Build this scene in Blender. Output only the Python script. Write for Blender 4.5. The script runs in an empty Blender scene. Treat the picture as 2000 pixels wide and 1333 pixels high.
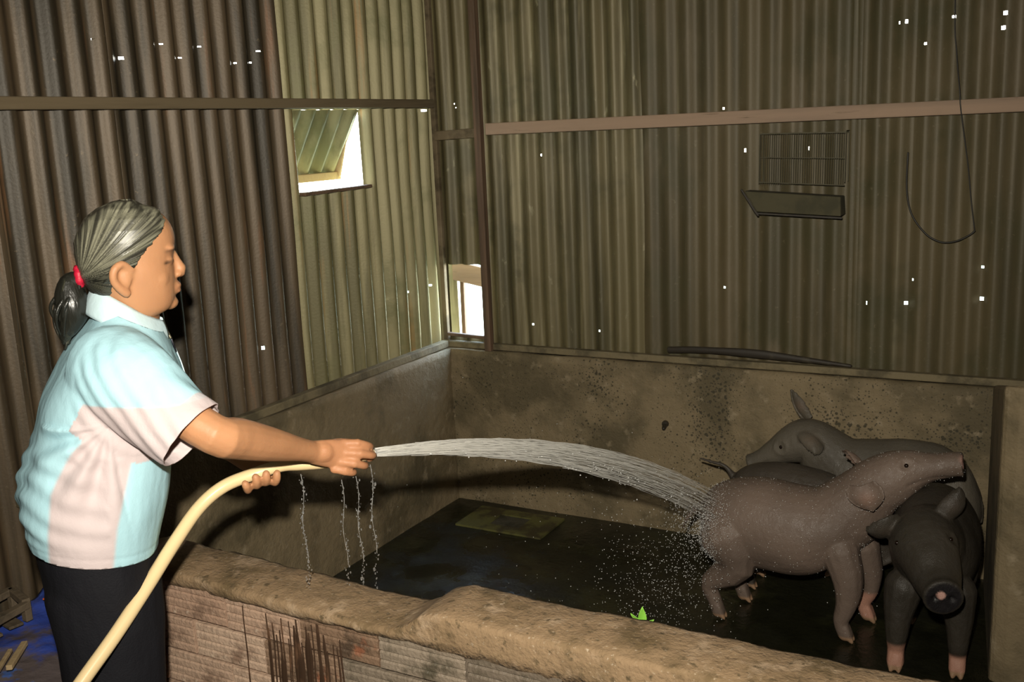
import bpy, bmesh, math, random
import numpy as np
from mathutils import Vector, Matrix, noise as mnoise
from mathutils.bvhtree import BVHTree

random.seed(7)
rng = np.random.default_rng(7)
SC = bpy.context.scene
COL = SC.collection

# ------------------------------------------------------------------ camera, sky, flash, exposure
CAM_RIGHT = Vector((0.87628934, 0.47973802, -0.04436699))
CAM_DOWN = Vector((0.05909642, -0.19842342, -0.97833315))
CAM_FWD = Vector((-0.47814706, 0.85468098, -0.20222713))
cam_data = bpy.data.cameras.new('camera')
cam = bpy.data.objects.new('camera', cam_data)
COL.objects.link(cam)
m = Matrix.Identity(4)
for i, v in enumerate((CAM_RIGHT, -CAM_DOWN, -CAM_FWD)):
    for r in range(3):
        m[r][i] = v[r]
m.translation = (0, 0, 1.62)
cam.matrix_world = m
cam_data.sensor_width = 36
cam_data.lens = 1990 / 2000 * 36
cam_data.clip_start = 0.02
SC.camera = cam

world = bpy.data.worlds.new('daylight')
SC.world = world
world.use_nodes = True
wn, wl = world.node_tree.nodes, world.node_tree.links
bg = wn['Background']
tc = wn.new('ShaderNodeTexCoord'); sp = wn.new('ShaderNodeSeparateXYZ'); rp = wn.new('ShaderNodeValToRGB')
wl.new(tc.outputs['Generated'], sp.inputs[0]); wl.new(sp.outputs['Z'], rp.inputs[0]); wl.new(rp.outputs[0], bg.inputs[0])
rp.color_ramp.elements[0].color = (1, 0.97, 0.86, 1); rp.color_ramp.elements[0].position = 0.0
rp.color_ramp.elements[1].color = (0.42, 0.66, 1.0, 1); rp.color_ramp.elements[1].position = 0.75
bg.inputs[1].default_value = 20

fl_d = bpy.data.lights.new('camera_flash_offscreen', 'SPOT')
fl_d.energy = 255; fl_d.spot_size = math.radians(96); fl_d.spot_blend = 1.0; fl_d.color = (1.0, 0.93, 0.80); fl_d.shadow_soft_size = 0.022
fl = bpy.data.objects.new('camera_flash_offscreen', fl_d)
fl.location = Vector((0, 0, 1.62)) - CAM_RIGHT * 0.055 - CAM_DOWN * 0.15 + CAM_FWD * 0.02
fl.rotation_euler = m.to_euler()
COL.objects.link(fl)

SC.view_settings.view_transform = 'Standard'
SC.view_settings.look = 'None'
SC.view_settings.gamma = 1
SC.view_settings.use_curve_mapping = False
SC.view_settings.exposure = 0.10
SC.cycles.use_denoising = True
SC.cycles.sample_clamp_indirect = 4
SC.cycles.max_bounces = 8


# ------------------------------------------------------------------ helpers
def link(o, parent=None):
    COL.objects.link(o)
    if parent is not None:
        o.parent = parent
    return o


def tag(o, label=None, cat=None, group=None, kind=None):
    for k, v in (('label', label), ('category', cat), ('group', group), ('kind', kind)):
        if v:
            o[k] = v
    return o


def empty(name, loc=(0, 0, 0), rz=0.0, parent=None):
    o = bpy.data.objects.new(name, None)
    o.location = loc
    o.rotation_euler = (0, 0, rz)
    o.empty_display_size = 0.05
    return link(o, parent)


class MB:
    """collects vertices and faces of one mesh"""
    def __init__(s):
        s.v, s.f = [], []

    def add(s, vs, fs):
        k = len(s.v)
        s.v += [tuple(map(float, p)) for p in vs]
        s.f += [tuple(i + k for i in f) for f in fs]
        return s

    def box(s, a, b):
        (x0, y0, z0), (x1, y1, z1) = a, b
        return s.add([(x0, y0, z0), (x1, y0, z0), (x1, y1, z0), (x0, y1, z0), (x0, y0, z1), (x1, y0, z1), (x1, y1, z1), (x0, y1, z1)],
                     [(3, 2, 1, 0), (4, 5, 6, 7), (0, 1, 5, 4), (1, 2, 6, 5), (2, 3, 7, 6), (3, 0, 4, 7)])

    def bar(s, p, q, w, h, up=(0, 0, 1)):
        p, q = Vector(p), Vector(q)
        d = (q - p).normalized(); up = Vector(up)
        a = d.cross(up)
        if a.length < 1e-4:
            a = d.cross(Vector((1, 0, 0)))
        a.normalize(); b = a.cross(d).normalized()
        vs = [c + a * sx * w / 2 + b * sy * h / 2 for c in (p, q) for sx, sy in ((-1, -1), (1, -1), (1, 1), (-1, 1))]
        return s.add(vs, [(0, 1, 2, 3), (7, 6, 5, 4), (0, 4, 5, 1), (1, 5, 6, 2), (2, 6, 7, 3), (3, 7, 4, 0)])

    def tube(s, pts, rad, n=12, caps=True, up=(0, 0, 1), sub=0):
        """rings along pts; rad is one value or (side, up) per point; rounded end caps"""
        P = [Vector(p) for p in pts]
        R = [(r, r) if not isinstance(r, (tuple, list)) else tuple(r) for r in rad]
        if sub:
            P, R = smooth_path(P, R, sub)
        up = Vector(up)
        rings = []
        T = []
        for i in range(len(P)):
            a, b = P[max(i - 1, 0)], P[min(i + 1, len(P) - 1)]
            T.append((b - a).normalized())
        side = T[0].cross(up)
        if side.length < 0.3:
            side = T[0].cross(Vector((1, 0, 0)) if abs(T[0].x) < 0.8 else Vector((0, 1, 0)))
        for i in range(len(P)):
            t = T[i]
            side = (side - t * side.dot(t)).normalized()
            u = side.cross(t).normalized()
            rings.append((P[i], R[i], side, u, t))
        full = []
        if caps:
            c, r, sd, u, t = rings[0]
            rm = min(r)
            for a in (80, 50, 25):
                k = math.cos(math.radians(a)); h = math.sin(math.radians(a))
                full.append((c - t * rm * h, (r[0] * k, r[1] * k), sd, u))
        full += [(c, r, sd, u) for c, r, sd, u, t in rings]
        if caps is True:
            c, r, sd, u, t = rings[-1]
            rm = min(r)
            for a in (25, 50, 80):
                k = math.cos(math.radians(a)); h = math.sin(math.radians(a))
                full.append((c + t * rm * h, (r[0] * k, r[1] * k), sd, u))
        vs, fs = [], []
        for c, r, sd, u in full:
            for j in range(n):
                a = 2 * math.pi * j / n
                vs.append(c + sd * math.cos(a) * r[0] + u * math.sin(a) * r[1])
        for i in range(len(full) - 1):
            for j in range(n):
                j2 = (j + 1) % n
                fs.append((i * n + j, i * n + j2, (i + 1) * n + j2, (i + 1) * n + j))
        fs.append(tuple(reversed(range(n))))
        fs.append(tuple((len(full) - 1) * n + j for j in range(n)))
        return s.add(vs, fs)

    def ball(s, c, r, rot=None, nu=14, nv=9):
        c = Vector(c)
        r = (r, r, r) if not isinstance(r, (tuple, list)) else r
        M = rot.to_3x3() if rot is not None else Matrix.Identity(3)
        vs = [c + M @ Vector((0, 0, -r[2]))]
        for i in range(1, nv):
            a = -math.pi / 2 + math.pi * i / nv
            for j in range(nu):
                b = 2 * math.pi * j / nu
                vs.append(c + M @ Vector((r[0] * math.cos(a) * math.cos(b), r[1] * math.cos(a) * math.sin(b), r[2] * math.sin(a))))
        vs.append(c + M @ Vector((0, 0, r[2])))
        fs = []
        for j in range(nu):
            fs.append((0, 1 + (j + 1) % nu, 1 + j))
            fs.append((len(vs) - 1, 1 + (nv - 2) * nu + j, 1 + (nv - 2) * nu + (j + 1) % nu))
        for i in range(nv - 2):
            for j in range(nu):
                a, b = 1 + i * nu + j, 1 + i * nu + (j + 1) % nu
                fs.append((a, b, b + nu, a + nu))
        return s.add(vs, fs)

    def loft(s, rings):
        """closed loft of equal-length rings with flat ends"""
        n = len(rings[0])
        vs = [p for r in rings for p in r]
        fs = []
        for i in range(len(rings) - 1):
            for j in range(n):
                j2 = (j + 1) % n
                fs.append((i * n + j, i * n + j2, (i + 1) * n + j2, (i + 1) * n + j))
        fs.append(tuple(reversed(range(n))))
        fs.append(tuple((len(rings) - 1) * n + j for j in range(n)))
        return s.add(vs, fs)

    def grid(s, G):
        """open grid: list of rows of points"""
        n = len(G[0])
        fs = [(i * n + j, i * n + j + 1, (i + 1) * n + j + 1, (i + 1) * n + j) for i in range(len(G) - 1) for j in range(n - 1)]
        return s.add([p for r in G for p in r], fs)

    def mesh(s, name):
        me = bpy.data.meshes.new(name)
        me.from_pydata(s.v, [], s.f)
        me.update()
        return me

    def build(s, name, mat, parent=None, smooth=False, bevel=0, solid=0):
        me = s.mesh(name)
        me.materials.append(mat)
        if smooth:
            me.shade_smooth()
        o = bpy.data.objects.new(name, me)
        link(o, parent)
        if solid:
            md = o.modifiers.new('thickness', 'SOLIDIFY'); md.thickness = solid
        if bevel:
            md = o.modifiers.new('edges', 'BEVEL'); md.width = bevel; md.segments = 2; md.limit_method = 'ANGLE'
        return o


def smooth_path(P, R, sub):
    """Catmull-Rom through the points and radii"""
    A = np.array([[*p, *r] for p, r in zip(P, R)], float)
    out = []
    n = len(A)
    for i in range(n - 1):
        p0, p1, p2, p3 = A[max(i - 1, 0)], A[i], A[i + 1], A[min(i + 2, n - 1)]
        for k in range(sub):
            t = k / sub
            out.append(0.5 * ((2 * p1) + (p2 - p0) * t + (2 * p0 - 5 * p1 + 4 * p2 - p3) * t * t + (3 * p1 - p0 - 3 * p2 + p3) * t ** 3))
    out.append(A[-1])
    return [Vector(a[:3]) for a in out], [(max(a[3], 1e-4), max(a[4], 1e-4)) for a in out]


def fuse(mb, voxel, smooth_it=4, factor=0.5):
    """one continuous skin around overlapping closed shells"""
    me = mb.mesh('tmp')
    o = bpy.data.objects.new('tmp', me)
    COL.objects.link(o)
    md = o.modifiers.new('r', 'REMESH'); md.mode = 'VOXEL'; md.voxel_size = voxel
    if smooth_it:
        sm = o.modifiers.new('s', 'SMOOTH'); sm.iterations = smooth_it; sm.factor = factor
    dg = bpy.context.evaluated_depsgraph_get()
    out = bpy.data.meshes.new_from_object(o.evaluated_get(dg))
    bpy.data.objects.remove(o); bpy.data.meshes.remove(me)
    out.shade_smooth()
    return out


def coords(me):
    a = np.empty(len(me.vertices) * 3)
    me.vertices.foreach_get('co', a)
    return a.reshape(-1, 3)


def normals(me):
    a = np.empty(len(me.vertices) * 3)
    me.vertices.foreach_get('normal', a)
    return a.reshape(-1, 3)


def set_coords(me, a):
    me.vertices.foreach_set('co', a.ravel()); me.update()


def paint(me, rgb):
    at = me.color_attributes.new('tint', 'FLOAT_COLOR', 'POINT')
    a = np.ones((len(rgb), 4)); a[:, :3] = rgb
    at.data.foreach_set('color', a.ravel())


def sstep(a, b, x):
    t = np.clip((x - a) / (b - a), 0, 1)
    return t * t * (3 - 2 * t)


# ------------------------------------------------------------------ materials
def mat(name, base=(0.5, 0.5, 0.5), rough=0.7, metal=0.0, **kw):
    """kw: attr (vertex pigment), noise=[(scale, stretch xyz, color, lo, hi)], bump=(scale, strength, stretch), spec, coat, trans, sss"""
    mt = bpy.data.materials.new(name)
    mt.use_nodes = True
    N, L = mt.node_tree.nodes, mt.node_tree.links
    P = N['Principled BSDF']
    P.inputs['Base Color'].default_value = (*base, 1)
    P.inputs['Roughness'].default_value = rough
    P.inputs['Metallic'].default_value = metal
    if 'spec' in kw: P.inputs['Specular IOR Level'].default_value = kw['spec']
    if 'coat' in kw:
        P.inputs['Coat Weight'].default_value = kw['coat']; P.inputs['Coat Roughness'].default_value = kw.get('coat_rough', 0.15)
    if 'trans' in kw:
        P.inputs['Transmission Weight'].default_value = kw['trans']; P.inputs['IOR'].default_value = 1.33
    if 'alpha' in kw: P.inputs['Alpha'].default_value = kw['alpha']
    if 'sss' in kw:
        P.inputs['Subsurface Weight'].default_value = kw['sss']; P.inputs['Subsurface Radius'].default_value = (0.02, 0.008, 0.004); P.inputs['Subsurface Scale'].default_value = 0.5
    tc = N.new('ShaderNodeTexCoord')
    cur = None

    def coord(stretch, rot=None):
        mp = N.new('ShaderNodeMapping'); mp.inputs['Scale'].default_value = stretch
        src = tc.outputs['Object']
        if rot:
            rm = N.new('ShaderNodeMapping'); rm.inputs['Rotation'].default_value = rot
            L.new(src, rm.inputs[0]); src = rm.outputs[0]
        L.new(src, mp.inputs[0]); return mp.outputs[0]
    if kw.get('attr'):
        a = N.new('ShaderNodeAttribute'); a.attribute_name = 'tint'; cur = a.outputs['Color']
    if kw.get('random'):
        oi = N.new('ShaderNodeObjectInfo'); rr = N.new('ShaderNodeValToRGB')
        rr.color_ramp.elements[0].color = (*kw['random'][0], 1); rr.color_ramp.elements[1].color = (*kw['random'][1], 1)
        L.new(oi.outputs['Random'], rr.inputs[0]); cur = rr.outputs[0]
    for it in kw.get('noise', []):
        sc, st, colr, lo, hi = it[:5]
        det = it[5] if len(it) > 5 else 5
        nz = N.new('ShaderNodeTexNoise'); nz.inputs['Scale'].default_value = sc; nz.inputs['Detail'].default_value = det; nz.inputs['Roughness'].default_value = 0.62
        L.new(coord(st, it[6] if len(it) > 6 else None), nz.inputs['Vector'])
        mr = N.new('ShaderNodeMapRange'); mr.interpolation_type = 'SMOOTHSTEP'
        mr.inputs['From Min'].default_value = lo; mr.inputs['From Max'].default_value = hi
        L.new(nz.outputs['Fac'], mr.inputs['Value'])
        mx = N.new('ShaderNodeMix'); mx.data_type = 'RGBA'
        L.new(mr.outputs[0], mx.inputs['Factor'])
        if cur is None: mx.inputs['A'].default_value = (*base, 1)
        else: L.new(cur, mx.inputs['A'])
        mx.inputs['B'].default_value = (*colr, 1)
        cur = mx.outputs['Result']
    for (sc, st, colr, size) in kw.get('spots', []):
        vo = N.new('ShaderNodeTexVoronoi'); vo.inputs['Scale'].default_value = sc; vo.inputs['Randomness'].default_value = 1
        L.new(coord(st), vo.inputs['Vector'])
        nz = N.new('ShaderNodeTexNoise'); nz.inputs['Scale'].default_value = 3.0; L.new(coord((1, 1, 1)), nz.inputs['Vector'])
        mu = N.new('ShaderNodeMath'); mu.operation = 'MULTIPLY_ADD'; mu.inputs[1].default_value = -0.9; mu.inputs[2].default_value = 0.62
        L.new(nz.outputs['Fac'], mu.inputs[0])
        ad = N.new('ShaderNodeMath'); ad.operation = 'ADD'; L.new(vo.outputs['Distance'], ad.inputs[0]); L.new(mu.outputs[0], ad.inputs[1])
        mr = N.new('ShaderNodeMapRange'); mr.inputs['From Min'].default_value = size; mr.inputs['From Max'].default_value = size + 0.1
        mr.inputs['To Min'].default_value = 0.85; mr.inputs['To Max'].default_value = 0
        L.new(ad.outputs[0], mr.inputs['Value'])
        mx = N.new('ShaderNodeMix'); mx.data_type = 'RGBA'; L.new(mr.outputs[0], mx.inputs['Factor'])
        L.new(cur, mx.inputs['A']) if cur is not None else None
        mx.inputs['B'].default_value = (*colr, 1); cur = mx.outputs['Result']
    if cur is not None:
        L.new(cur, P.inputs['Base Color'])
    if kw.get('rnoise'):
        sc, lo, hi = kw['rnoise']
        nz = N.new('ShaderNodeTexNoise'); nz.inputs['Scale'].default_value = sc; nz.inputs['Detail'].default_value = 4
        L.new(coord((1, 1, 1)), nz.inputs['Vector'])
        mr = N.new('ShaderNodeMapRange'); mr.inputs['From Min'].default_value = 0.35; mr.inputs['From Max'].default_value = 0.65
        mr.inputs['To Min'].default_value = lo; mr.inputs['To Max'].default_value = hi
        L.new(nz.outputs['Fac'], mr.inputs['Value']); L.new(mr.outputs[0], P.inputs['Roughness'])
    nrm = None
    for (sc, dist, st) in kw.get('bump', []):
        nz = N.new('ShaderNodeTexNoise'); nz.inputs['Scale'].default_value = sc; nz.inputs['Detail'].default_value = 4
        L.new(coord(st), nz.inputs['Vector'])
        bp = N.new('ShaderNodeBump'); bp.inputs['Distance'].default_value = dist; bp.inputs['Strength'].default_value = 0.9
        L.new(nz.outputs['Fac'], bp.inputs['Height'])
        if nrm is not None: L.new(nrm, bp.inputs['Normal'])
        nrm = bp.outputs[0]
    if nrm is not None:
        L.new(nrm, P.inputs['Normal'])
    return mt


ONE = (1, 1, 1)
VST = (1, 1, 0.07)
M = {}
M['sheet_dark'] = mat('sheet_dark', (0.135, 0.106, 0.052), 0.55, 0.1, noise=[(9, VST, (0.085, 0.070, 0.034), 0.42, 0.66), (16, (1, 1, 0.03), (0.21, 0.18, 0.10), 0.62, 0.74), (2.2, ONE, (0.085, 0.075, 0.034), 0.46, 0.66), (5, (1, 1, .4), (0.16, 0.125, 0.07), 0.52, 0.72), (60, ONE, (0.17, 0.14, 0.08), 0.62, 0.75)], bump=[(120, 0.0005, ONE)])
M['sheet_brown'] = mat('sheet_brown', (0.135, 0.096, 0.056), 0.48, 0.2, noise=[(9, VST, (0.05, 0.040, 0.025), 0.42, 0.62), (14, VST, (0.22, 0.115, 0.055), 0.60, 0.72), (60, ONE, (0.16, 0.12, 0.07), 0.62, 0.75)], bump=[(120, 0.0005, ONE)])
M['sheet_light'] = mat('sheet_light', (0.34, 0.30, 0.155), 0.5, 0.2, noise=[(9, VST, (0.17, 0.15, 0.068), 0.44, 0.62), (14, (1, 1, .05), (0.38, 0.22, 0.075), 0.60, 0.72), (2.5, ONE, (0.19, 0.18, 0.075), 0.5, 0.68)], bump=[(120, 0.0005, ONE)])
M['sheet_green'] = mat('sheet_green', (0.19, 0.158, 0.078), 0.5, 0.15, noise=[(8, VST, (0.10, 0.086, 0.042), 0.44, 0.62), (13, VST, (0.28, 0.24, 0.13), 0.56, 0.70), (3, ONE, (0.12, 0.105, 0.05), 0.5, 0.66), (26, (1, 1, .4), (0.30, 0.27, 0.16), 0.64, 0.74)], bump=[(120, 0.0005, ONE)])
M['concrete'] = mat('concrete', (0.255, 0.195, 0.110), 0.78, noise=[(3.2, ONE, (0.125, 0.098, 0.052), 0.42, 0.64), (17, ONE, (0.34, 0.27, 0.17), 0.56, 0.75)], spots=[(48, ONE, (0.045, 0.038, 0.02), 0.26), (95, ONE, (0.05, 0.042, 0.025), 0.28)], bump=[(30, 0.006, ONE), (140, 0.002, ONE)])
M['concrete_left'] = mat('concrete_left', (0.255, 0.195, 0.110), 0.78, noise=[(3.2, ONE, (0.125, 0.098, 0.052), 0.42, 0.64), (17, ONE, (0.34, 0.27, 0.17), 0.56, 0.75)], bump=[(30, 0.006, ONE), (140, 0.002, ONE)])
M['concrete_end'] = mat('concrete_end', (0.255, 0.195, 0.110), 0.78, noise=[(3.2, ONE, (0.125, 0.098, 0.052), 0.42, 0.64), (17, ONE, (0.34, 0.27, 0.17), 0.56, 0.75)], bump=[(30, 0.006, ONE), (140, 0.002, ONE)])
M['ledge'] = mat('ledge', (0.21, 0.17, 0.095), 0.8, noise=[(8, ONE, (0.10, 0.082, 0.045), 0.45, 0.65)], bump=[(60, 0.004, ONE)])
M['plaster'] = mat('plaster', (0.30, 0.20, 0.11), 0.88, noise=[(5, ONE, (0.15, 0.10, 0.045), 0.44, 0.62), (18, ONE, (0.42, 0.30, 0.19), 0.52, 0.72), (3, ONE, (0.38, 0.26, 0.17), 0.56, 0.70), (42, ONE, (0.13, 0.09, 0.045), 0.56, 0.68), (120, ONE, (0.46, 0.36, 0.25), 0.60, 0.72)], bump=[(45, 0.005, ONE), (160, 0.0025, ONE)])
M['brick'] = mat('brick', (0.5, 0.34, 0.24), 0.85, random=((0.40, 0.25, 0.17), (0.55, 0.40, 0.29)), noise=[(14, ONE, (0.24, 0.15, 0.10), 0.5, 0.7), (40, ONE, (0.62, 0.47, 0.35), 0.58, 0.74)], bump=[(80, 0.005, ONE)])
M['brick_wet'] = mat('brick_wet', (0.2, 0.15, 0.1), 0.45, random=((0.17, 0.135, 0.10), (0.27, 0.215, 0.16)), noise=[(14, ONE, (0.09, 0.075, 0.05), 0.48, 0.68), (40, ONE, (0.34, 0.28, 0.21), 0.60, 0.76)], bump=[(80, 0.005, ONE)])
M['brick_stained'] = mat('brick_stained', (0.2, 0.12, 0.08), 0.4, random=((0.22, 0.14, 0.09), (0.30, 0.20, 0.135)), noise=[(14, ONE, (0.09, 0.06, 0.04), 0.48, 0.66), (11, ONE, (0.27, 0.11, 0.06), 0.60, 0.72)], bump=[(80, 0.005, ONE)])
M['mortar'] = mat('mortar', (0.26, 0.19, 0.13), 0.9, noise=[(20, ONE, (0.13, 0.10, 0.06), 0.45, 0.65)], bump=[(70, 0.005, ONE)])
M['stain'] = mat('stain', (0.055, 0.032, 0.020), 0.3, noise=[(30, (1, 1, 0.3), (0.13, 0.07, 0.04), 0.52, 0.66)])
M['wet_floor'] = mat('wet_floor', (0.016, 0.016, 0.008), 0.3, noise=[(5, ONE, (0.030, 0.030, 0.013), 0.48, 0.66), (14, ONE, (0.012, 0.012, 0.006), 0.5, 0.64)], rnoise=(6, 0.12, 0.5), bump=[(9, 0.006, ONE), (60, 0.002, ONE)])
M['ground'] = mat('ground', (0.16, 0.12, 0.08), 0.9, noise=[(6, ONE, (0.09, 0.07, 0.045), 0.45, 0.65)], bump=[(30, 0.01, ONE)])
M['grass'] = mat('grass', (0.55, 0.52, 0.36), 0.9, noise=[(8, ONE, (0.42, 0.46, 0.24), 0.45, 0.65)])
M['timber'] = mat('timber', (0.20, 0.15, 0.085), 0.8, noise=[(7, (1, 0.06, 1), (0.10, 0.075, 0.04), 0.45, 0.62), (2, ONE, (0.27, 0.21, 0.13), 0.58, 0.7)], bump=[(60, 0.003, (1, 0.1, 1))])
M['timber_pink'] = mat('timber_pink', (0.42, 0.29, 0.20), 0.8, noise=[(7, (0.06, 1, 1), (0.33, 0.235, 0.165), 0.42, 0.62), (1.6, ONE, (0.24, 0.18, 0.10), 0.56, 0.68), (50, (0.1, 1, 1), (0.20, 0.14, 0.09), 0.6, 0.72)], bump=[(60, 0.003, (0.1, 1, 1))])
M['timber_dark'] = mat('timber_dark', (0.05, 0.04, 0.025), 0.7, noise=[(12, ONE, (0.025, 0.02, 0.014), 0.45, 0.65)], bump=[(60, 0.003, ONE)])
M['timber_post'] = mat('timber_post', (0.19, 0.115, 0.07), 0.75, noise=[(12, (1, 1, 0.05), (0.10, 0.065, 0.04), 0.45, 0.62)], bump=[(60, 0.003, (1, 1, 0.1))])
M['pale_wood'] = mat('pale_wood', (0.52, 0.38, 0.20), 0.75, noise=[(14, (1, 1, 0.2), (0.30, 0.20, 0.10), 0.5, 0.68)], bump=[(60, 0.003, ONE)])
M['grey_wood'] = mat('grey_wood', (0.16, 0.12, 0.075), 0.8, noise=[(14, (0.2, 1, 1), (0.07, 0.055, 0.035), 0.48, 0.66)], bump=[(60, 0.003, ONE)])
M['tarp'] = mat('tarp', (0.05, 0.10, 0.50), 0.45, noise=[(5, ONE, (0.16, 0.13, 0.13), 0.46, 0.58), (14, ONE, (0.08, 0.20, 0.62), 0.58, 0.7)], bump=[(25, 0.006, ONE)])
M['orange'] = mat('orange', (0.9, 0.16, 0.03), 0.5)
M['rubber'] = mat('rubber', (0.035, 0.028, 0.02), 0.6, noise=[(20, ONE, (0.06, 0.05, 0.033), 0.5, 0.66)])
M['cable'] = mat('cable', (0.025, 0.022, 0.016), 0.5)
M['wire'] = mat('wire', (0.085, 0.075, 0.04), 0.6, 0.2)
M['cage_tray'] = mat('cage_tray', (0.085, 0.075, 0.04), 0.9, noise=[(12, ONE, (0.06, 0.055, 0.03), 0.45, 0.65)])
M['slab'] = mat('slab', (0.13, 0.125, 0.038), 0.5, noise=[(9, ONE, (0.06, 0.05, 0.022), 0.45, 0.6)], bump=[(40, 0.004, ONE)])
M['slab_lid'] = mat('slab_lid', (0.075, 0.07, 0.05), 0.55, noise=[(14, ONE, (0.04, 0.04, 0.025), 0.45, 0.65)], bump=[(50, 0.004, ONE)])
M['leaf'] = mat('leaf', (0.22, 0.50, 0.06), 0.5)
M['hose'] = mat('hose', (0.86, 0.66, 0.36), 0.35, spec=0.4)
M['water'] = mat('water', (0.95, 0.95, 0.92), 0.12, trans=0.72)
M['spray'] = mat('spray', (1.0, 0.98, 0.92), 0.35, trans=0.15, alpha=0.5)
M['drop'] = mat('drop', (1, 1, 1), 0.04, trans=0.9, spec=0.9)
M['froth'] = mat('froth', (0.9, 0.9, 0.88), 0.12, trans=0.35, spec=0.8)
M['skin'] = mat('skin', (0.5, 0.25, 0.13), 0.5, attr=True, spec=0.35, bump=[(90, 0.0005, ONE), (300, 0.0003, ONE)], sss=0.12)
M['hair'] = mat('hair', (0.105, 0.100, 0.068), 0.38, attr=True, spec=0.45)
M['hair_dark'] = mat('hair_dark', (0.018, 0.018, 0.014), 0.3, spec=0.6, noise=[(40, (1, 1, 0.15), (0.07, 0.07, 0.045), 0.55, 0.7)], bump=[(80, 0.004, (1, 1, 0.15))])
M['red'] = mat('red', (0.55, 0.01, 0.04), 0.5)
M['shirt'] = mat('shirt', (0.5, 0.75, 0.8), 0.75, attr=True, spec=0.25, bump=[(14, 0.006, (1, 1, 0.7)), (420, 0.0003, ONE)])
M['collar'] = mat('collar', (0.62, 0.80, 0.85), 0.7, spec=0.25, bump=[(30, 0.003, ONE)])
M['trousers'] = mat('trousers', (0.010, 0.010, 0.013), 0.75, spec=0.2, bump=[(16, 0.008, (1, 1, 0.5)), (300, 0.001, ONE)])
M['metal_dark'] = mat('metal_dark', (0.03, 0.03, 0.04), 0.3, 0.7)
M['metal'] = mat('metal', (0.6, 0.55, 0.4), 0.3, 0.9)
M['pig'] = mat('pig', (0.1, 0.08, 0.07), 0.36, attr=True, spec=0.35, rnoise=(40, .28, .6), bump=[(26, 0.003, ONE), (110, 0.0016, (1, 1, .5)), (380, 0.0014, ONE)])
M['eye'] = mat('eye', (0.012, 0.006, 0.004), 0.15, spec=0.7)


# ------------------------------------------------------------------ the shed: corrugated walls, roof, floor
PITCH, AMP = 0.076, 0.0115


def sheet(u0, u1, z0, z1, phase, holes=(), openings=(), amp=AMP, pitch=PITCH, seed=0, sub=10):
    """corrugated sheet in (u, depth, z); holes are nail holes (u, z, w, h), openings are cut out (u0, u1, z0, z1)"""
    cut = [(u - w * .38, u + w * .38, z - h * .4, z + h * .4) for u, z, w, h in holes] + list(openings)
    cut = [(round(a / .004) * .004, round(b / .004) * .004, round(c / .004) * .004, round(d / .004) * .004) if b - a < .1 else (a, b, c, d) for a, b, c, d in cut]
    cut = [(a, max(b, a + .004), c, max(d, c + .004)) for a, b, c, d in cut]
    us = set(np.arange(u0, u1, pitch / sub).round(5)) | {u0, u1}
    zs = set(np.arange(z0, z1, 0.16).round(5)) | {z0, z1}
    for a, b, c, d in cut:
        us |= {min(max(a, u0), u1), min(max(b, u0), u1)}
        zs |= {min(max(c, z0), z1), min(max(d, z0), z1)}
    us, zs = sorted({round(u, 4) for u in us}), sorted({round(z, 4) for z in zs})
    vs = []
    for z in zs:
        for u in us:
            w = mnoise.noise((u * 2.3, z * 1.7, seed)) * 0.007
            k = 1 + 0.25 * mnoise.noise((u * 9, z * 1.1, seed + 5))
            vs.append((u, amp * k * math.sin(2 * math.pi * (u / pitch + phase)) + w, z))
    n = len(us)
    fs = []
    for i in range(len(zs) - 1):
        for j in range(n - 1):
            cu, cz = (us[j] + us[j + 1]) / 2, (zs[i] + zs[i + 1]) / 2
            if any(a < cu < b and c < cz < d for a, b, c, d in cut):
                continue
            fs.append((i * n + j, i * n + j + 1, (i + 1) * n + j + 1, (i + 1) * n + j))
    mb = MB().add(vs, fs)
    return mb


def place_sheet(mb, mt, wall, side, off=0.0):
    me = mb.mesh('corrugated_sheet')
    me.materials.append(mt)
    me.shade_smooth()
    a = coords(me)
    if side == 'left':
        b = np.stack([-2.37 - off - a[:, 1], a[:, 0], a[:, 2]], 1)
    else:
        b = np.stack([a[:, 0], 3.65 + off + a[:, 1], a[:, 2]], 1)
    set_coords(me, b)
    o = bpy.data.objects.new('corrugated_sheet', me)
    link(o, wall)
    return o


wall_left = tag(empty('wall_left', (0, 0, 0)), 'rusty brown corrugated metal side wall of the shed', None, kind='structure')
wall_back = tag(empty('wall_back', (0, 0, 0)), 'dim corrugated metal end wall of the shed with nail holes', None, kind='structure')
HL = [(1.985, 1.914, .009, .006), (2.077, 1.868, .018, .014), (2.232, 1.915, .012, .006), (2.303, 1.878, .011, .006), (2.384, 1.915, .012, .006), (2.532, 1.87, .012, .006),
      (2.625, 1.91, .015, .008), (2.603, 1.874, .009, .004), (2.537, .938, .012, .011), (3.559, .995, .012, .008), (3.398, .992, .012, .007), (3.244, .988, .011, .008),
      (3.571, 1.716, .02, .011), (2.985, .992, .006, .006), (2.778, 1.737, .020, .010), (2.94, 1.738, .024, .012), (3.06, 1.737, .014, .006)]
HB = [(-1.131, 1.663, .010, .010), (-1.053, 1.515, .012, .014), (-.826, 1.514, .009, .013), (-1.867, 1.52, .013, .010), (-.542, 1.907, .010, .012), (-.520, 1.910, .009, .011), (-.378, 1.912, .011, .013),
      (-.46, 1.835, .010, .012), (-.229, 1.911, .016, .014), (-.233, 1.865, .016, .014), (-1.129, 1.016, .011, .014), (-.474, 1.065, .007, .010), (-.494, .981, .013, .015), (-.257, 1.007, .014, .017),
      (-.26, 1.112, .008, .013), (-.623, .978, .007, .011), (-1.932, .837, .008, .008), (-1.636, .824, .008, .009), (-2.268, 1.738, .012, .006), (-2.255, 1.722, .010, .005)]
WIN = (2.785, 3.165, 1.441, 1.722)
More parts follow.
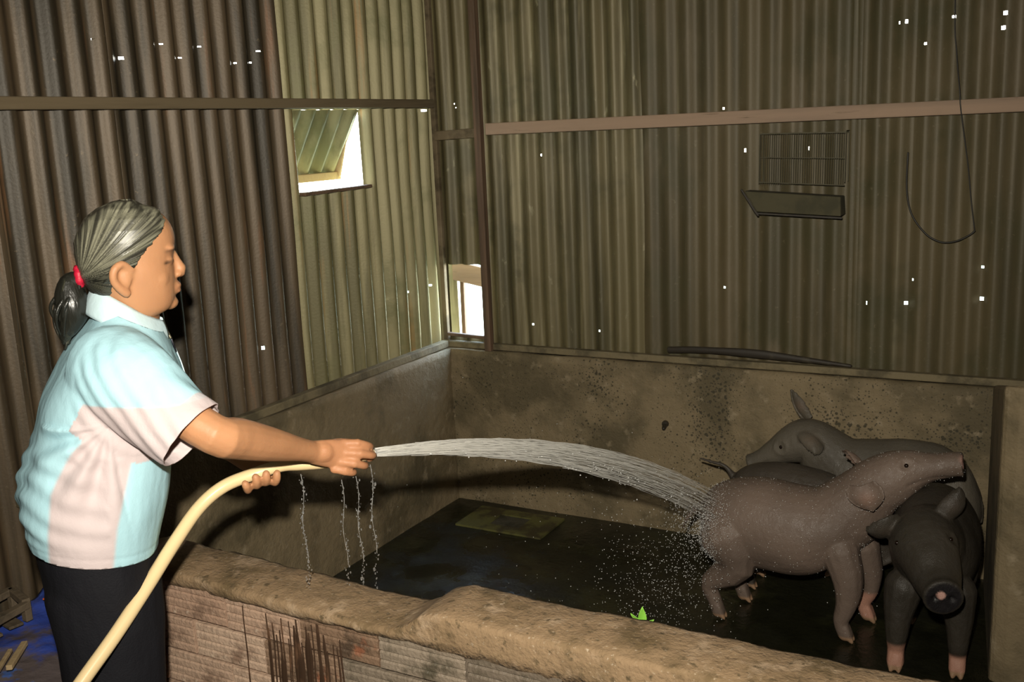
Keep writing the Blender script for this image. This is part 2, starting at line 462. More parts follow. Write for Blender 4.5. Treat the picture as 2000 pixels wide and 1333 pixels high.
for i, (a, b, mt, off, ph) in enumerate([(-1.60, -0.80, 'sheet_brown', 0.0, .1), (-.81, 0.02, 'sheet_brown', .004, .3), (0.0, 0.83, 'sheet_brown', 0.0, .55), (0.81, 1.64, 'sheet_brown', .004, .2),
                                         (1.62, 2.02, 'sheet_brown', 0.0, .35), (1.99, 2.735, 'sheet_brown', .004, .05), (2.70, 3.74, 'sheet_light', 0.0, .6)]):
    op = [WIN] if b > 3 else [(a0, b0, c0, d0) for a0, b0, c0, d0 in [WIN] if b > a0]
    place_sheet(sheet(a, b, 0.0, 2.62, ph, [h for h in HL if a < h[0] < b], op, seed=i, amp=.017 if mt == 'sheet_light' else .0125), M[mt], wall_left, 'left', off)
BH = (-2.335, -2.150, 0.765, 1.075)
for i, (a, b, mt, off, ph) in enumerate([(-2.40, -1.43, 'sheet_green', 0.0, .2), (-1.46, -.655, 'sheet_dark', .004, .45), (-.685, .14, 'sheet_dark', 0.0, .7), (.12, .95, 'sheet_dark', .004, .1), (.93, 1.62, 'sheet_dark', 0.0, .3)]):
    place_sheet(sheet(a, b, 0.0, 2.62, ph, [h for h in HB if a < h[0] < b], [BH] if i == 0 else [], seed=i + 20, amp=.0115 if i == 0 else .0075), M[mt], wall_back, 'back', off)

wr = MB().box((1.60, -1.6, 0), (1.64, 3.7, 2.62)).build('wall_right', M['sheet_dark']); tag(wr, 'dark shed wall beside the walkway', kind='structure')
wb = MB().box((-2.40, -1.64, 0), (1.64, -1.60, 2.62)).build('wall_rear', M['sheet_dark']); tag(wb, 'dark shed wall closing the walkway', kind='structure')
cl = MB().box((-2.45, -1.64, 2.62), (1.64, 3.72, 2.66)).build('ceiling', M['sheet_dark'])
tag(cl, 'dark shed roof', kind='structure')
fo = MB().box((-2.4, -1.64, -0.1), (1.64, 3.72, 0.0)).build('floor', M['ground']); tag(fo, 'bare earth floor of the shed', kind='structure')
og = MB().box((-14, -12, -0.3), (12, 16, -0.11)).build('ground', M['grass']); tag(og, 'grass outside the shed', kind='structure')


# ------------------------------------------------------------------ pen: low walls, wet floor
def rough_box(name, a, b, mt, res=0.03, amp=0.004, seed=0, top=None):
    """box with uneven faces; top(x, y) may shape the upper face"""
    bm = bmesh.new()
    n = [max(1, min(90, int(round((b[k] - a[k]) / res)))) for k in range(3)]
    idx = {}

    def vert(i, j, k):
        key = (i, j, k)
        if key not in idx:
            p = Vector((a[0] + (b[0] - a[0]) * i / n[0], a[1] + (b[1] - a[1]) * j / n[1], a[2] + (b[2] - a[2]) * k / n[2]))
            if top:
                t = top(p.x, p.y)
                p.z = a[2] + (t - a[2]) * k / n[2]
            d = Vector((mnoise.noise(p * 6 + Vector((seed, 0, 0))), mnoise.noise(p * 6 + Vector((0, seed + 3, 0))), mnoise.noise(p * 6 + Vector((0, 0, seed + 9)))))
            d2 = Vector((mnoise.noise(p * 21 + Vector((seed, 1, 0))), mnoise.noise(p * 21 + Vector((1, seed + 3, 0))), mnoise.noise(p * 21 + Vector((0, 1, seed + 9)))))
            idx[key] = bm.verts.new(p + d * amp + d2 * amp * 0.5)
        return idx[key]
    for (p, q, r) in ((0, 1, 2), (1, 2, 0), (2, 0, 1)):
        for s in (0, n[r]):
            for i in range(n[p]):
                for j in range(n[q]):
                    c = []
                    for (ii, jj) in ((i, j), (i + 1, j), (i + 1, j + 1), (i, j + 1)):
                        t = [0, 0, 0]; t[p] = ii; t[q] = jj; t[r] = s
                        c.append(vert(*t))
                    bm.faces.new(c if s else c[::-1])
    me = bpy.data.meshes.new(name); bm.to_mesh(me); bm.free()
    me.materials.append(mt); me.shade_smooth()
    o = bpy.data.objects.new(name, me)
    return link(o)


FZ = 0.05
o = MB().box((-2.33, 1.60, 0.001), (-0.05, 3.60, FZ)).build('floor_pen', M['wet_floor']); tag(o, 'wet dark concrete floor of the pig pen', kind='structure')
o = rough_box('wall_pen_left', (-2.36, 1.80, 0.002), (-2.305, 3.64, 0.72), M['concrete_left'], seed=1); tag(o, 'low stained concrete wall of the pen under the window flap', kind='structure')
o = rough_box('wall_pen_back', (-2.36, 3.58, 0.002), (0.3, 3.64, 0.72), M['concrete'], seed=2); tag(o, 'low mouldy concrete wall at the back of the pen', kind='structure')
# wall closing the pen on the side of the camera: rough prism, inner face splayed
mb = MB()
vs = [(-.205, 3.578), (-.14, 2.90), (-.10, 2.885), (.35, 2.90), (.35, 3.578)]
mb.add([(x, y, 0.002) for x, y in vs] + [(x, y, .905 if y < 3 else .735) for x, y in vs], [(4, 3, 2, 1, 0), (5, 6, 7, 8, 9)] + [(i, (i + 1) % 5, (i + 1) % 5 + 5, i + 5) for i in range(5)])
o = mb.build('wall_pen_right', M['concrete_end'], bevel=0.012); tag(o, 'concrete end of the pen partition beside the black pigs', kind='structure')
# ledges: timber lying on the low walls, against the sheets
o = MB().box((-2.358, 1.55, .722), (-2.325, 3.60, .752)).build('trim_1', M['ledge'], bevel=.004); tag(o, 'weathered batten along the foot of the side wall', kind='structure')
o = MB().box((-2.34, 3.607, .722), (-.10, 3.638, .748)).build('trim_2', M['ledge'], bevel=.004); tag(o, 'dark batten along the foot of the end wall', kind='structure')
o = MB().bar((-2.343, -1.5, 1.742), (-2.343, 3.60, 1.742), .035, .033).build('trim_3', M['timber'], bevel=.004); tag(o, 'grey brown timber rail nailed across the side wall', kind='structure')
o = MB().bar((-2.095, 3.617, 1.630), (1.5, 3.617, 1.630), .030, .046).build('trim_4', M['timber_pink'], bevel=.003); tag(o, 'pinkish timber rail nailed across the end wall', kind='structure')
o = MB().bar((-2.345, 3.622, 1.612), (-2.14, 3.622, 1.618), .022, .038).build('trim_5', M['timber'], bevel=.003); tag(o, 'short grey rail between corner and post', kind='structure')
o = MB().bar((-2.124, 3.60, .72), (-2.122, 3.60, 2.6), .030, .032, up=(0, 1, 0)).build('trim_6', M['timber_post'], bevel=.003); tag(o, 'thin reddish timber post in front of the end wall', kind='structure')
o = MB().bar((-2.352, 3.632, .75), (-2.352, 3.632, 2.6), .022, .022, up=(0, 1, 0)).build('trim_7', M['timber'], bevel=.003); tag(o, 'thin timber strip standing in the wall corner', kind='structure')

# front wall: bricks with a plaster cap that dips where the plaster broke away
TOPX = [-1.90, -1.67, -1.45, -1.25, -1.17, -1.12, -1.08, -1.045, -1.00, -0.95, -0.87, -0.6, -0.3, 0.4, 1.3]
TOPZ = [0.706, 0.702, 0.695, 0.688, 0.685, 0.686, 0.702, 0.728, 0.741, 0.739, 0.737, 0.740, 0.735, 0.735, 0.735]


def top_z(x):
    return float(np.interp(x, TOPX, TOPZ))


wall_front = tag(empty('wall_pen_front', (0, 0, 0)), 'low brick wall with a worn plaster cap in front of the pen', kind='structure')
core = MB().box((-1.86, 1.478, 0.002), (1.30, 1.60, 0.66)).build('mortar_core', M['mortar'], wall_front)
# plaster cap: cross-section swept along x
G = []
xs = np.arange(-1.87, 1.31, 0.012)
for x in xs:
    t = top_z(x)
    low = t - .664 + 0.007 * mnoise.noise((x * 7, 3, 0)) + 0.006 * mnoise.noise((x * 23, 1, 0))
    prof = [(1.478, t - low - .002), (1.4625, t - low), (1.4585, t - low * .7), (1.4570, t - .014), (1.4585, t - .005), (1.466, t - .001), (1.51, t + .002), (1.55, t + .002), (1.59, t), (1.606, t - .006), (1.611, t - .02), (1.611, .35), (1.611, .04)]
    row = []
    for (y, z) in prof:
        p = Vector((x, y, z))
        d = 0.0026 * mnoise.noise(p * 19) + 0.0020 * mnoise.noise(p * 60)
        row.append((x, y + d * (0.8 if z < t - .01 else 0.2), z + d * (1.3 if z > t - .03 else .3)))
    G.append(row)
cap = MB().grid(G)
cap.f = [f[::-1] for f in cap.f]
cap = cap.build('plaster_cap', M['plaster'], wall_front, smooth=True)
cap['label'] = 'rough ochre plaster cap'
# end closing of the wall
MB().box((-1.872, 1.47, .002), (-1.858, 1.612, .70)).build('wall_end', M['mortar'], wall_front, bevel=.004)


def brick_mesh(name, L, H, mt):
    prof = []
    n = 4
    for i in range(n):
        z0, z1 = H * i / n, H * (i + 1) / n
        prof += [(0.003, z0 + .0005), (0.0, z0 + .0035), (0.0, z1 - .0035)]
    prof += [(0.003, H - .0005), (0.03, H), (0.03, 0)]
    k = len(prof)
    vs = [(0, y, z) for y, z in prof] + [(L, y, z) for y, z in prof]
    fs = [(i, (i + 1) % k, (i + 1) % k + k, i + k)[::-1] for i in range(k)] + [tuple(range(k)), tuple(reversed(range(k, 2 * k)))]
    me = MB().add(vs, fs).mesh(name)
    me.materials.append(mt)
    return me


BM = brick_mesh('brick', 0.196, 0.079, M['brick'])
BMW = brick_mesh('brick', 0.196, 0.079, M['brick_wet'])
BMS = brick_mesh('brick', 0.196, 0.079, M['brick_stained'])
BMH = brick_mesh('brick', 0.094, 0.079, M['brick'])
for row in range(8):
    z = 0.005 + row * 0.084
    x = -1.855 - (0.10 if row % 2 else 0)
    first = True
    while x < 1.25:
        me = BMW if x > -1.27 else (BMS if x > -1.50 else BM)
        xx = x
        if x < -1.86:
            me, xx = BMH, -1.855
        b = bpy.data.objects.new('brick', me)
        b.location = (xx + random.uniform(-.001, .001), 1.462 + random.uniform(0, .004), z + random.uniform(-.0015, .0015))
        b.rotation_euler = (0, random.uniform(-.006, .006), random.uniform(-.006, .006))
        link(b, wall_front)
        x += 0.202
# water streaks running down from the broken cap
mb = MB()
rs = random.Random(3)
for (x, w, z0, z1) in [(-1.50, .004, .66, .02), (-1.437, .006, .655, .1)] + [(-1.432 + .0098 * k + rs.uniform(-.004, .004), rs.choice((.004, .007, .011, .015)), rs.uniform(.60, .66), rs.uniform(.02, .45)) for k in range(20)]:
    rows = []
    for z in np.linspace(z0, z1, 60):
        t = (z0 - z) / (z0 - z1)
        dx = 0.004 * mnoise.noise((x * 50, z * 9, 1)); ww = w * max(.12, 0.8 + 0.9 * mnoise.noise((x * 31, z * 12, 4))) * min(1, .3 + t * 5, .1 + (1 - t) * 4)
        rows.append([(x + dx - ww / 2, 1.4612, z), (x + dx, 1.4585, z), (x + dx + ww / 2, 1.4612, z)])
    mb.grid(rows)
o = mb.build('water_streak', M['stain'], wall_front, smooth=True)
o['label'] = 'dark wet runs of water down the bricks'; o['kind'] = 'stuff'


# ------------------------------------------------------------------ window flap, boards in the corner opening
fr = empty('window_1', (-2.37, 2.975, 1.722)); tag(fr, 'small square opening with a corrugated flap propped outward', kind='structure')
th = math.radians(29)
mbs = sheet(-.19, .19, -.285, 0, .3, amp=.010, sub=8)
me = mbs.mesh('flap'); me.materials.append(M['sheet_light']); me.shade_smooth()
a = coords(me)
set_coords(me, np.stack([a[:, 1] + a[:, 2] * math.sin(th), a[:, 0] - .012, a[:, 2] * math.cos(th)], 1))
fo_ = bpy.data.objects.new('flap', me); link(fo_, fr)
zb = -.275
MB().bar((zb * math.sin(th) + .014, -.202, zb * math.cos(th)), (zb * math.sin(th) + .014, .178, zb * math.cos(th)), .018, .030).build('flap_batten', M['pale_wood'], fr, bevel=.003)
MB().bar((zb / 2 * math.sin(th) + .014, .165, -.02), (zb * math.sin(th) + .014, .165, zb * math.cos(th)), .030, .010, up=(0, 1, 0)).build('flap_edge', M['pale_wood'], fr, bevel=.002)
MB().bar((0.006, -.195, -.288), (.006, .195, -.284), .030, .012).build('window_sill', M['timber_post'], fr, bevel=.003)

o = MB().bar((-2.46, 3.73, 1.055), (-2.13, 3.73, .995), .018, .085, up=(0, 0, 1)).build('weathered_board', M['timber_pink'], bevel=.003)
tag(o, 'brown weathered board outside, across the top of the glaring corner opening', 'board')
o = MB().bar((-2.335, 3.74, -.11), (-2.325, 3.74, 1.02), .02, .02, up=(0, 1, 0)).build('upright_stick', M['timber_post'], bevel=.003)
tag(o, 'thin upright stick seen against the glare in the corner opening', 'stick')
o = MB().bar((-2.345, 3.628, .775), (-2.14, 3.628, .769), .020, .014).build('trim_8', M['timber_post'], bevel=.003); tag(o, 'thin sill strip under the corner opening', kind='structure')


# ------------------------------------------------------------------ things on the end wall and in the pen
# strip of old rubber on the ledge
pts = [(-1.335, 3.612, .772), (-1.24, 3.606, .780), (-1.146, 3.602, .783), (-1.05, 3.600, .783), (-.955, 3.600, .780), (-.80, 3.602, .770), (-.664, 3.606, .759)]
mb = MB(); mb.tube(pts, [(.008, .013)] * 3 + [(.008, .016)] * 2 + [(.008, .010), (.007, .006)], n=10, sub=4)
o = mb.build('rubber_strip', M['rubber'], smooth=True); tag(o, 'long dark bowed strip lying on the ledge of the back pen wall', 'strip')

# wire cage hanging flat on the wall
cg = tag(empty('wire_cage', (-.845, 3.60, 1.30)), 'dark wire bird cage with a tray hanging on the end wall under the rail', 'cage')
x0, x1 = -.135, .155
mb = MB()
mb.bar((x0, -.02, .27), (x1, -.02, .265), .0035, .0035).bar((x0, .03, .27), (x1, .03, .265), .0035, .0035)
mb.bar((x0, -.03, .105), (x1, -.03, .09), .0035, .0035).bar((x0, -.025, .19), (x1, -.025, .18), .0025, .0025)
for x in (x0, x1):
    mb.bar((x, -.03, .10), (x, -.02, .27), .0035, .0035, up=(0, 1, 0)).bar((x, .03, .10), (x, .03, .27), .0035, .0035, up=(0, 1, 0)).bar((x, -.02, .27), (x, .03, .27), .0035, .0035)
mb.build('cage_frame', M['wire'], cg)
for i in range(38):
    x = x0 + (x1 - x0) * (i + .7) / 38.5
    MB().bar((x, -.03, .095), (x, -.02, .268), .0012, .0012, up=(0, 1, 0)).build('bar', M['wire'], cg)
tr = MB().add([(-.185, -.04, .075), (.145, -.04, .052), (.150, -.055, -.012), (-.135, -.055, 0.004), (-.185, .03, .075), (.145, .03, .052), (.150, .03, -.012), (-.135, .03, .004)],
         [(3, 2, 1, 0), (4, 5, 6, 7), (0, 1, 5, 4), (1, 2, 6, 5), (2, 3, 7, 6), (3, 0, 4, 7)]).build('tray', M['cage_tray'], cg, bevel=.003)
MB().tube([(-.188, -.06, .080), (-.165, -.062, .045), (-.140, -.062, .006), (-.13, -.06, -.008)], [.004] * 4, n=6).build('tray_edge', M['rubber'], cg)
MB().bar((-.135, -.06, -.001), (.155, -.06, -.017), .006, .006).build('tray_rim', M['rubber'], cg)

# hanging cable
mb = MB()
mb.tube([(-.373, 3.602, 2.6), (-.372, 3.60, 1.958), (-.362, 3.60, 1.803), (-.347, 3.592, 1.68), (-.341, 3.592, 1.62), (-.315, 3.605, 1.451), (-.300, 3.61, 1.33), (-.286, 3.612, 1.235)], [.0022] * 8, n=6, sub=4)
mb.tube([(-.286, 3.612, 1.235), (-.30, 3.61, 1.222), (-.335, 3.61, 1.203), (-.373, 3.61, 1.196), (-.405, 3.61, 1.205), (-.435, 3.61, 1.226), (-.470, 3.61, 1.271), (-.490, 3.612, 1.32), (-.499, 3.614, 1.39), (-.498, 3.616, 1.49)], [.003] * 10, n=6, sub=4)
o = mb.build('hanging_cable', M['cable'], smooth=True); tag(o, 'thin black cable hanging in a loop down the end wall', 'cable')

# drinker stub in the back pen wall
dk = tag(empty('pipe_stub', (-1.341, 3.575, .487)), 'small rusty pipe stub sticking out of the mouldy back pen wall', 'pipe')
MB().tube([(0, .02, 0), (0.004, -.02, -.004), (.006, -.034, -.008)], [.010, .009, .007], n=10).build('pipe', M['cable'], dk, smooth=True)
MB().tube([(0, .012, 0), (0, -.002, 0)], [.014, .013], n=12).build('flange', M['timber_dark'], dk, smooth=True)

# drain slab
ds = tag(empty('drain_slab', (-1.955, 3.41, FZ)), 'mossy yellow green concrete drain slab set in the wet pen floor', 'drain cover')
mb = MB()
for (a, b) in (((-.195, -.11, 0), (.195, -.055, .008)), ((-.195, .055, 0), (.195, .11, .008)), ((-.195, -.055, 0), (-.07, .055, .008)), ((.07, -.055, 0), (.195, .055, .008))):
    mb.box(a, b)
mb.build('slab', M['slab'], ds)
MB().box((-.069, -.054, 0), (.069, .054, .004)).build('lid', M['slab_lid'], ds, bevel=.002)

# leaf peeping over the front wall
lf = tag(empty('weed', (-.67, 1.65, FZ + .026)), 'bright green weed tip poking up behind the front wall', 'plant')
MB().tube([(0, 0.05, 0), (.004, .03, .3), (0, 0, .63)], [.004, .003, .002], n=6).build('stem', M['leaf'], lf, smooth=True)
for (dx, dz, sx) in [(.002, .030, .010), (-.022, .012, .008), (.024, .008, .008)]:
    G = []
    for i in range(6):
        t = i / 5
        w = sx * math.sin(math.pi * min(t * .9 + .1, 1)) * (1 - t * .35)
        c = (dx * t, -.004 * t, .625 + dz * t + .006 * t)
        G.append([(c[0] - w, c[1], c[2] - abs(w) * .2), (c[0], c[1] + .003, c[2]), (c[0] + w, c[1], c[2] - abs(w) * .2)])
    MB().grid(G).build('leaf', M['leaf'], lf, smooth=True, solid=.0008)

# corner by the walkway: bench, tarp, crate, sticks, strap
bz = .455
o = rough_box('concrete_bench', (-2.352, .5, .002), (-1.86, 1.62, bz), M['ground'], res=.05, seed=5); tag(o, 'low earthen bench against the side wall under the blue tarp', 'bench')
G = []
for y in np.arange(1.0, 1.602, .012):
    row = []
    for x in np.arange(-2.335, -1.86, .012):
        z = bz + .014 + .012 * mnoise.noise((x * 9, y * 9, 2)) + .008 * abs(mnoise.noise((x * 22, y * 22, 5)))
        if y > 1.50: z += .05 * sstep(1.50, 1.56, y) * (0.6 + mnoise.noise((x * 12, y * 12, 8)))
        row.append((x, y, z))
    G.append(row)
o = MB().grid(G).build('blue_tarp', M['tarp'], smooth=True, solid=.002); tag(o, 'crumpled dirty blue tarp spread over the bench', 'tarp')
ct = tag(empty('wooden_crate', (-2.22, 1.45, bz + .02)), 'old grey wooden crate frame lying on the blue tarp', 'crate')
zt = .055
for (p, q) in [((-.10, .03, zt), (-.0, .0, zt)), ((0, 0, zt - .005), (.03, -.20, zt - .005)), ((-.10, .03, zt), (-.07, -.17, zt))]:
    MB().bar(p, q, .020, .018).build('rail', M['grey_wood'], ct, bevel=.002)
for (x, y) in ((-.002, -.002), (-.098, .028), (.028, -.19)):
    MB().bar((x, y, .008), (x, y, zt), .018, .018, up=(0, 1, 0)).build('corner_post', M['grey_wood'], ct, bevel=.002)
for k in range(3):
    MB().bar((-.095 + .004 * k, -.02 - .06 * k, .012), (.008 + .006 * k, -.04 - .06 * k, .012), .035, .007).build('slat', M['grey_wood'], ct, bevel=.001)
o = MB().bar((-2.100, 1.352, bz + .040), (-2.02, 1.255, bz + .045), .014, .012).build('wooden_stick', M['pale_wood'], bevel=.002); tag(o, 'longer pale notched wooden stick lying on the blue tarp', 'stick')
o = MB().bar((-2.105, 1.318, bz + .038), (-2.04, 1.24, bz + .040), .010, .009).build('wooden_stick', M['pale_wood'], bevel=.002); tag(o, 'shorter thin pale stick lying against the notched stick', 'stick')
o = MB().bar((-2.245, 1.515, bz + .052), (-2.195, 1.53, bz + .058), .012, .004).build('orange_strap', M['orange'], bevel=.001); tag(o, 'short bright orange strap end on the blue tarp', 'strap')


# ------------------------------------------------------------------ pigs
def ear(mb, base, tip, across, width, cup=0.02, thick=0.0065):
    """leaf-shaped cupped ear as a closed shell"""
    base, tip, ac = Vector(base), Vector(tip), Vector(across).normalized()
    d = tip - base
    nrm = d.cross(ac).normalized()
    top, bot = [], []
    n, mq = 9, 7
    for i in range(n):
        t = i / (n - 1)
        w = width / 2 * (math.sin(math.pi * (0.22 + 0.76 * t)) ** 0.8) if t < 1 else 0.002
        r1, r2 = [], []
        for j in range(mq):
            s = -1 + 2 * j / (mq - 1)
            c = base + d * t + ac * s * w + nrm * (cup * (s * s) * (1 - .3 * t) - cup * .6 * math.sin(math.pi * t))
            e = thick * (1 - .4 * t)
            r1.append(c + nrm * e); r2.append(c - nrm * e)
        top.append(r1); bot.append(r2)
    rings = [a + b[::-1] for a, b in zip(top, bot)]
    mb.loft(rings)


def rings_tube(mb, rows, n=36):
    """trunk: rows of (x, z top, z bottom, half width, y centre)"""
    rr = []
    A = np.array([(r + (0,))[:5] for r in rows], float)
    P = [Vector((a[0], a[1], a[2])) for a in A]
    PP, RR = smooth_path(P, [(a[3], a[4] + 10) for a in A], 3)
    for p, (w, yc) in zip(PP, RR):
        yc -= 10
        zc, h = (p.y + p.z) / 2, (p.y - p.z) / 2
        rr.append([Vector((p.x, yc + w * math.cos(2 * math.pi * j / n), zc + h * math.sin(2 * math.pi * j / n))) for j in range(n)])
    mb.loft(rr)


def leg(mb, pts, toe=(1, 0, 0)):
    """pts: (x, y, z, r) from the body down to the hoof; two toes and dewclaws"""
    mb.tube([p[:3] for p in pts], [p[3] for p in pts], n=12, sub=3)
    x, y, z, r = pts[-1]
    t = Vector(toe).normalized(); sd = Vector((-t.y, t.x, 0))
    for s in (-1, 1):
        c = Vector((x, y, z)) + sd * s * .0105
        mb.tube([c + t * .002 + Vector((0, 0, .02)), c + t * .012 + Vector((0, 0, -.006)), c + t * .022 + Vector((0, 0, -.020))], [.0125, .012, .007], n=8)
        c2 = Vector((x, y, z + .030)) - t * .018 + sd * s * .012
        mb.tube([c2, c2 - t * .006 + Vector((0, 0, -.012))], [.006, .004], n=6)


def make_pig(name, label, loc, rz, trunk, head, ears, legs, tail, eyes, tint, pink_feet, nose, mouth=None, extra=None, voxel=.0042):
    mb = MB()
    rings_tube(mb, trunk)
    mb.tube([h[:3] for h in head], [h[3] for h in head], n=24, sub=4, up=(0, 0, 1), caps='start')
    # snout disc
    a, b = Vector(head[-2][:3]), Vector(head[-1][:3])
    fd = (b - a).normalized()
    rd = head[-1][3]
    rd = rd if not isinstance(rd, (tuple, list)) else max(rd)
    mb.tube([b - fd * .012, b + fd * .006, b + fd * .012], [rd * .98, rd * 1.05, rd * .97], n=20, caps=False)
    for e in ears:
        ear(mb, *e)
    for l in legs:
        leg(mb, *l)
    if tail:
        mb.tube([t[:3] for t in tail], [t[3] for t in tail], n=8, sub=4)
    if extra:
        extra(mb)
    me = fuse(mb, voxel, 5, .5)
    c = coords(me)
    nrm = normals(me)
    # skin folds
    f = np.array([mnoise.noise((p[0] * 16, p[1] * 16, p[2] * 16)) for p in c])
    c2 = c + nrm * (f * .0022)[:, None]
    for e in eyes:
        d = np.linalg.norm(c - np.array(e), axis=1)
        c2 -= nrm * (np.exp(-(d / .016) ** 2) * .005 - np.exp(-((d - .024) / .007) ** 2) * .002)[:, None]
    # mouth as a real groove
    if mouth:
        for t in np.linspace(0, 1, 40):
            q = np.array([np.interp(t, [0, .5, 1], [m_[k] for m_ in mouth]) for k in range(3)])
            for sg in (1, -1):
                q2 = np.array((q[0], mouth[0][1] + (q[1] - mouth[0][1]) * sg, q[2]))
                c2 -= nrm * (np.exp(-(np.linalg.norm(c - q2, axis=1) / .0055) ** 2) * .0012)[:, None]
    # nostrils
    tipp = np.array(b + fd * .012)
    side = np.array(Vector((0, 0, 1)).cross(fd).normalized())
    for s in (-1, 1):
        d = np.linalg.norm(c - (tipp + side * s * rd * .42), axis=1)
        c2 -= np.array(fd)[None] * (np.exp(-(d / .0065) ** 2) * .010)[:, None]
    set_coords(me, c2)
    tree = BVHTree.FromPolygons([Vector(p) for p in c2], [tuple(f_.vertices) for f_ in me.polygons])
    spots = [tree.find_nearest(Vector(e))[:2] for e in eyes]
    base = np.array(tint)
    mott = np.array([mnoise.noise((p[0] * 7, p[1] * 7, p[2] * 7 + 3)) for p in c])
    col = base[None] * (1 + .35 * mott)[:, None]
    pinkc = np.array((.46, .24, .17))
    for (hx, hy, hz) in pink_feet:
        k = (np.hypot(c[:, 0] - hx, c[:, 1] - hy) < .06) * (1 - sstep(hz - .012, hz + .008, c[:, 2]))
        col = col * (1 - k[:, None]) + pinkc[None] * k[:, None]
    # hoof tips
    k = (1 - sstep(.018, .026, c[:, 2] - loc[2] * 0))
    col = col * (1 - k[:, None]) + np.array((.36, .22, .13))[None] * k[:, None]
    if nose:
        k = (1 - sstep(rd * .8, rd * 1.0, np.linalg.norm(c - tipp, axis=1)))
        col = col * (1 - k[:, None]) + np.array((.015, .013, .014))[None] * k[:, None]
        npos = tipp + np.array(nose[:3])
        k = 1 - sstep(nose[3] * .75, nose[3], np.linalg.norm((c - npos) * np.array((1, 1, 1)), axis=1))
        col = col * (1 - k[:, None]) + np.array((.62, .36, .30))[None] * k[:, None]
    for e in ears:      # paler inner ear
        k = np.exp(-(np.linalg.norm(c - np.array(Vector(e[0]).lerp(Vector(e[1]), .45)), axis=1) / .022) ** 2) * .5
        col = col * (1 - k[:, None]) + np.array((base[0] * 1.9, base[1] * 1.5, base[2] * 1.4))[None] * k[:, None]
    paint(me, col)
    me.materials.append(M['pig'])
    root = bpy.data.objects.new(name, me)
    root.location = loc; root.rotation_euler = (0, 0, rz)
    link(root)
    tag(root, label, 'pig', 'young black pigs in the pen')
    for p_, n_ in spots:
        MB().ball(p_ - n_ * .0015, .0068).build('eye', M['eye'], root, smooth=True)
    return root


def std_legs(fx, hx, w, zt=.25, splay=0):
    """front and hind legs; x of shoulder and hip, half width"""
    L = []
    for s in (-1, 1):
        L.append((([fx, s * w * .75, zt + .02, .055], [fx + .006, s * w, zt - .06, .042], [fx - .004, s * w, .115, .029], [fx - .012, s * w, .065, .0225], [fx - .002, s * w, .026, .023]),))
    for s in (-1, 1):
        L.append((([hx + .03, s * w * .65, zt + .04, .068], [hx + .05, s * w * .9, zt - .05, .052], [hx - .025, s * w, .125, .030], [hx - .012, s * w, .07, .0225], [hx + .002, s * w, .026, .023]),))
    return L


TR_A = [(-.252, .345, .315, .02), (-.240, .385, .275, .06), (-.205, .425, .215, .092), (-.14, .452, .185, .112), (-.06, .463, .170, .124), (.02, .459, .166, .127), (.09, .452, .172, .122), (.15, .452, .200, .112), (.20, .466, .235, .098), (.235, .47, .28, .075)]
# the wet pig with its flank to the hose, head raised over its neighbour's back
make_pig('pig', 'wet dark pinkish grey pig hit by the water jet, snout raised over the front pig', (-.76, 3.03, FZ), 0.0, TR_A,
         [(.13, 0, .33, (.098, .115)), (.215, .006, .40, (.09, .108)), (.280, .014, .475, (.076, .086)), (.335, .02, .515, (.068, .080)), (.385, .026, .540, (.053, .060)), (.435, .03, .555, (.040, .041)), (.480, .034, .564, (.035, .037)), (.505, .035, .568, (.033, .035))],
         [((.255, -.068, .505), (.298, -.125, .448), (1, .25, .25), .105, .022), ((.235, .07, .52), (.165, .115, .545), (.5, .3, -.8), .075, .015)],
         [(([.195, -.055, .285, .060], [.224, -.066, .19, .045], [.218, -.068, .115, .0315], [.205, -.068, .062, .0235], [.218, -.068, .026, .024]),),
          (([.24, .06, .27, .05], [.262, .075, .18, .038], [.262, .085, .11, .026], [.244, .088, .062, .0215], [.256, .088, .026, .022]),),
          (([-.15, -.06, .28, .09], [-.12, -.07, .19, .06], [-.205, -.075, .12, .031], [-.19, -.075, .065, .023], [-.176, -.075, .026, .023]),),
          (([-.15, .06, .28, .09], [-.09, .07, .19, .058], [-.165, .075, .12, .031], [-.15, .075, .065, .023], [-.136, .075, .026, .023]),)],
         [(-.240, 0, .36, .014), (-.275, -.008, .335, .010), (-.30, -.012, .30, .007), (-.315, -.01, .265, .005)],
         [(.372, -.030, .572), (.372, .076, .572)], (.175, .128, .100), [(.256, .088, .11)], (-.006, -.010, .008, .024), [(.512, .034, .543), (.440, -.008, .530), (.375, -.030, .505)])
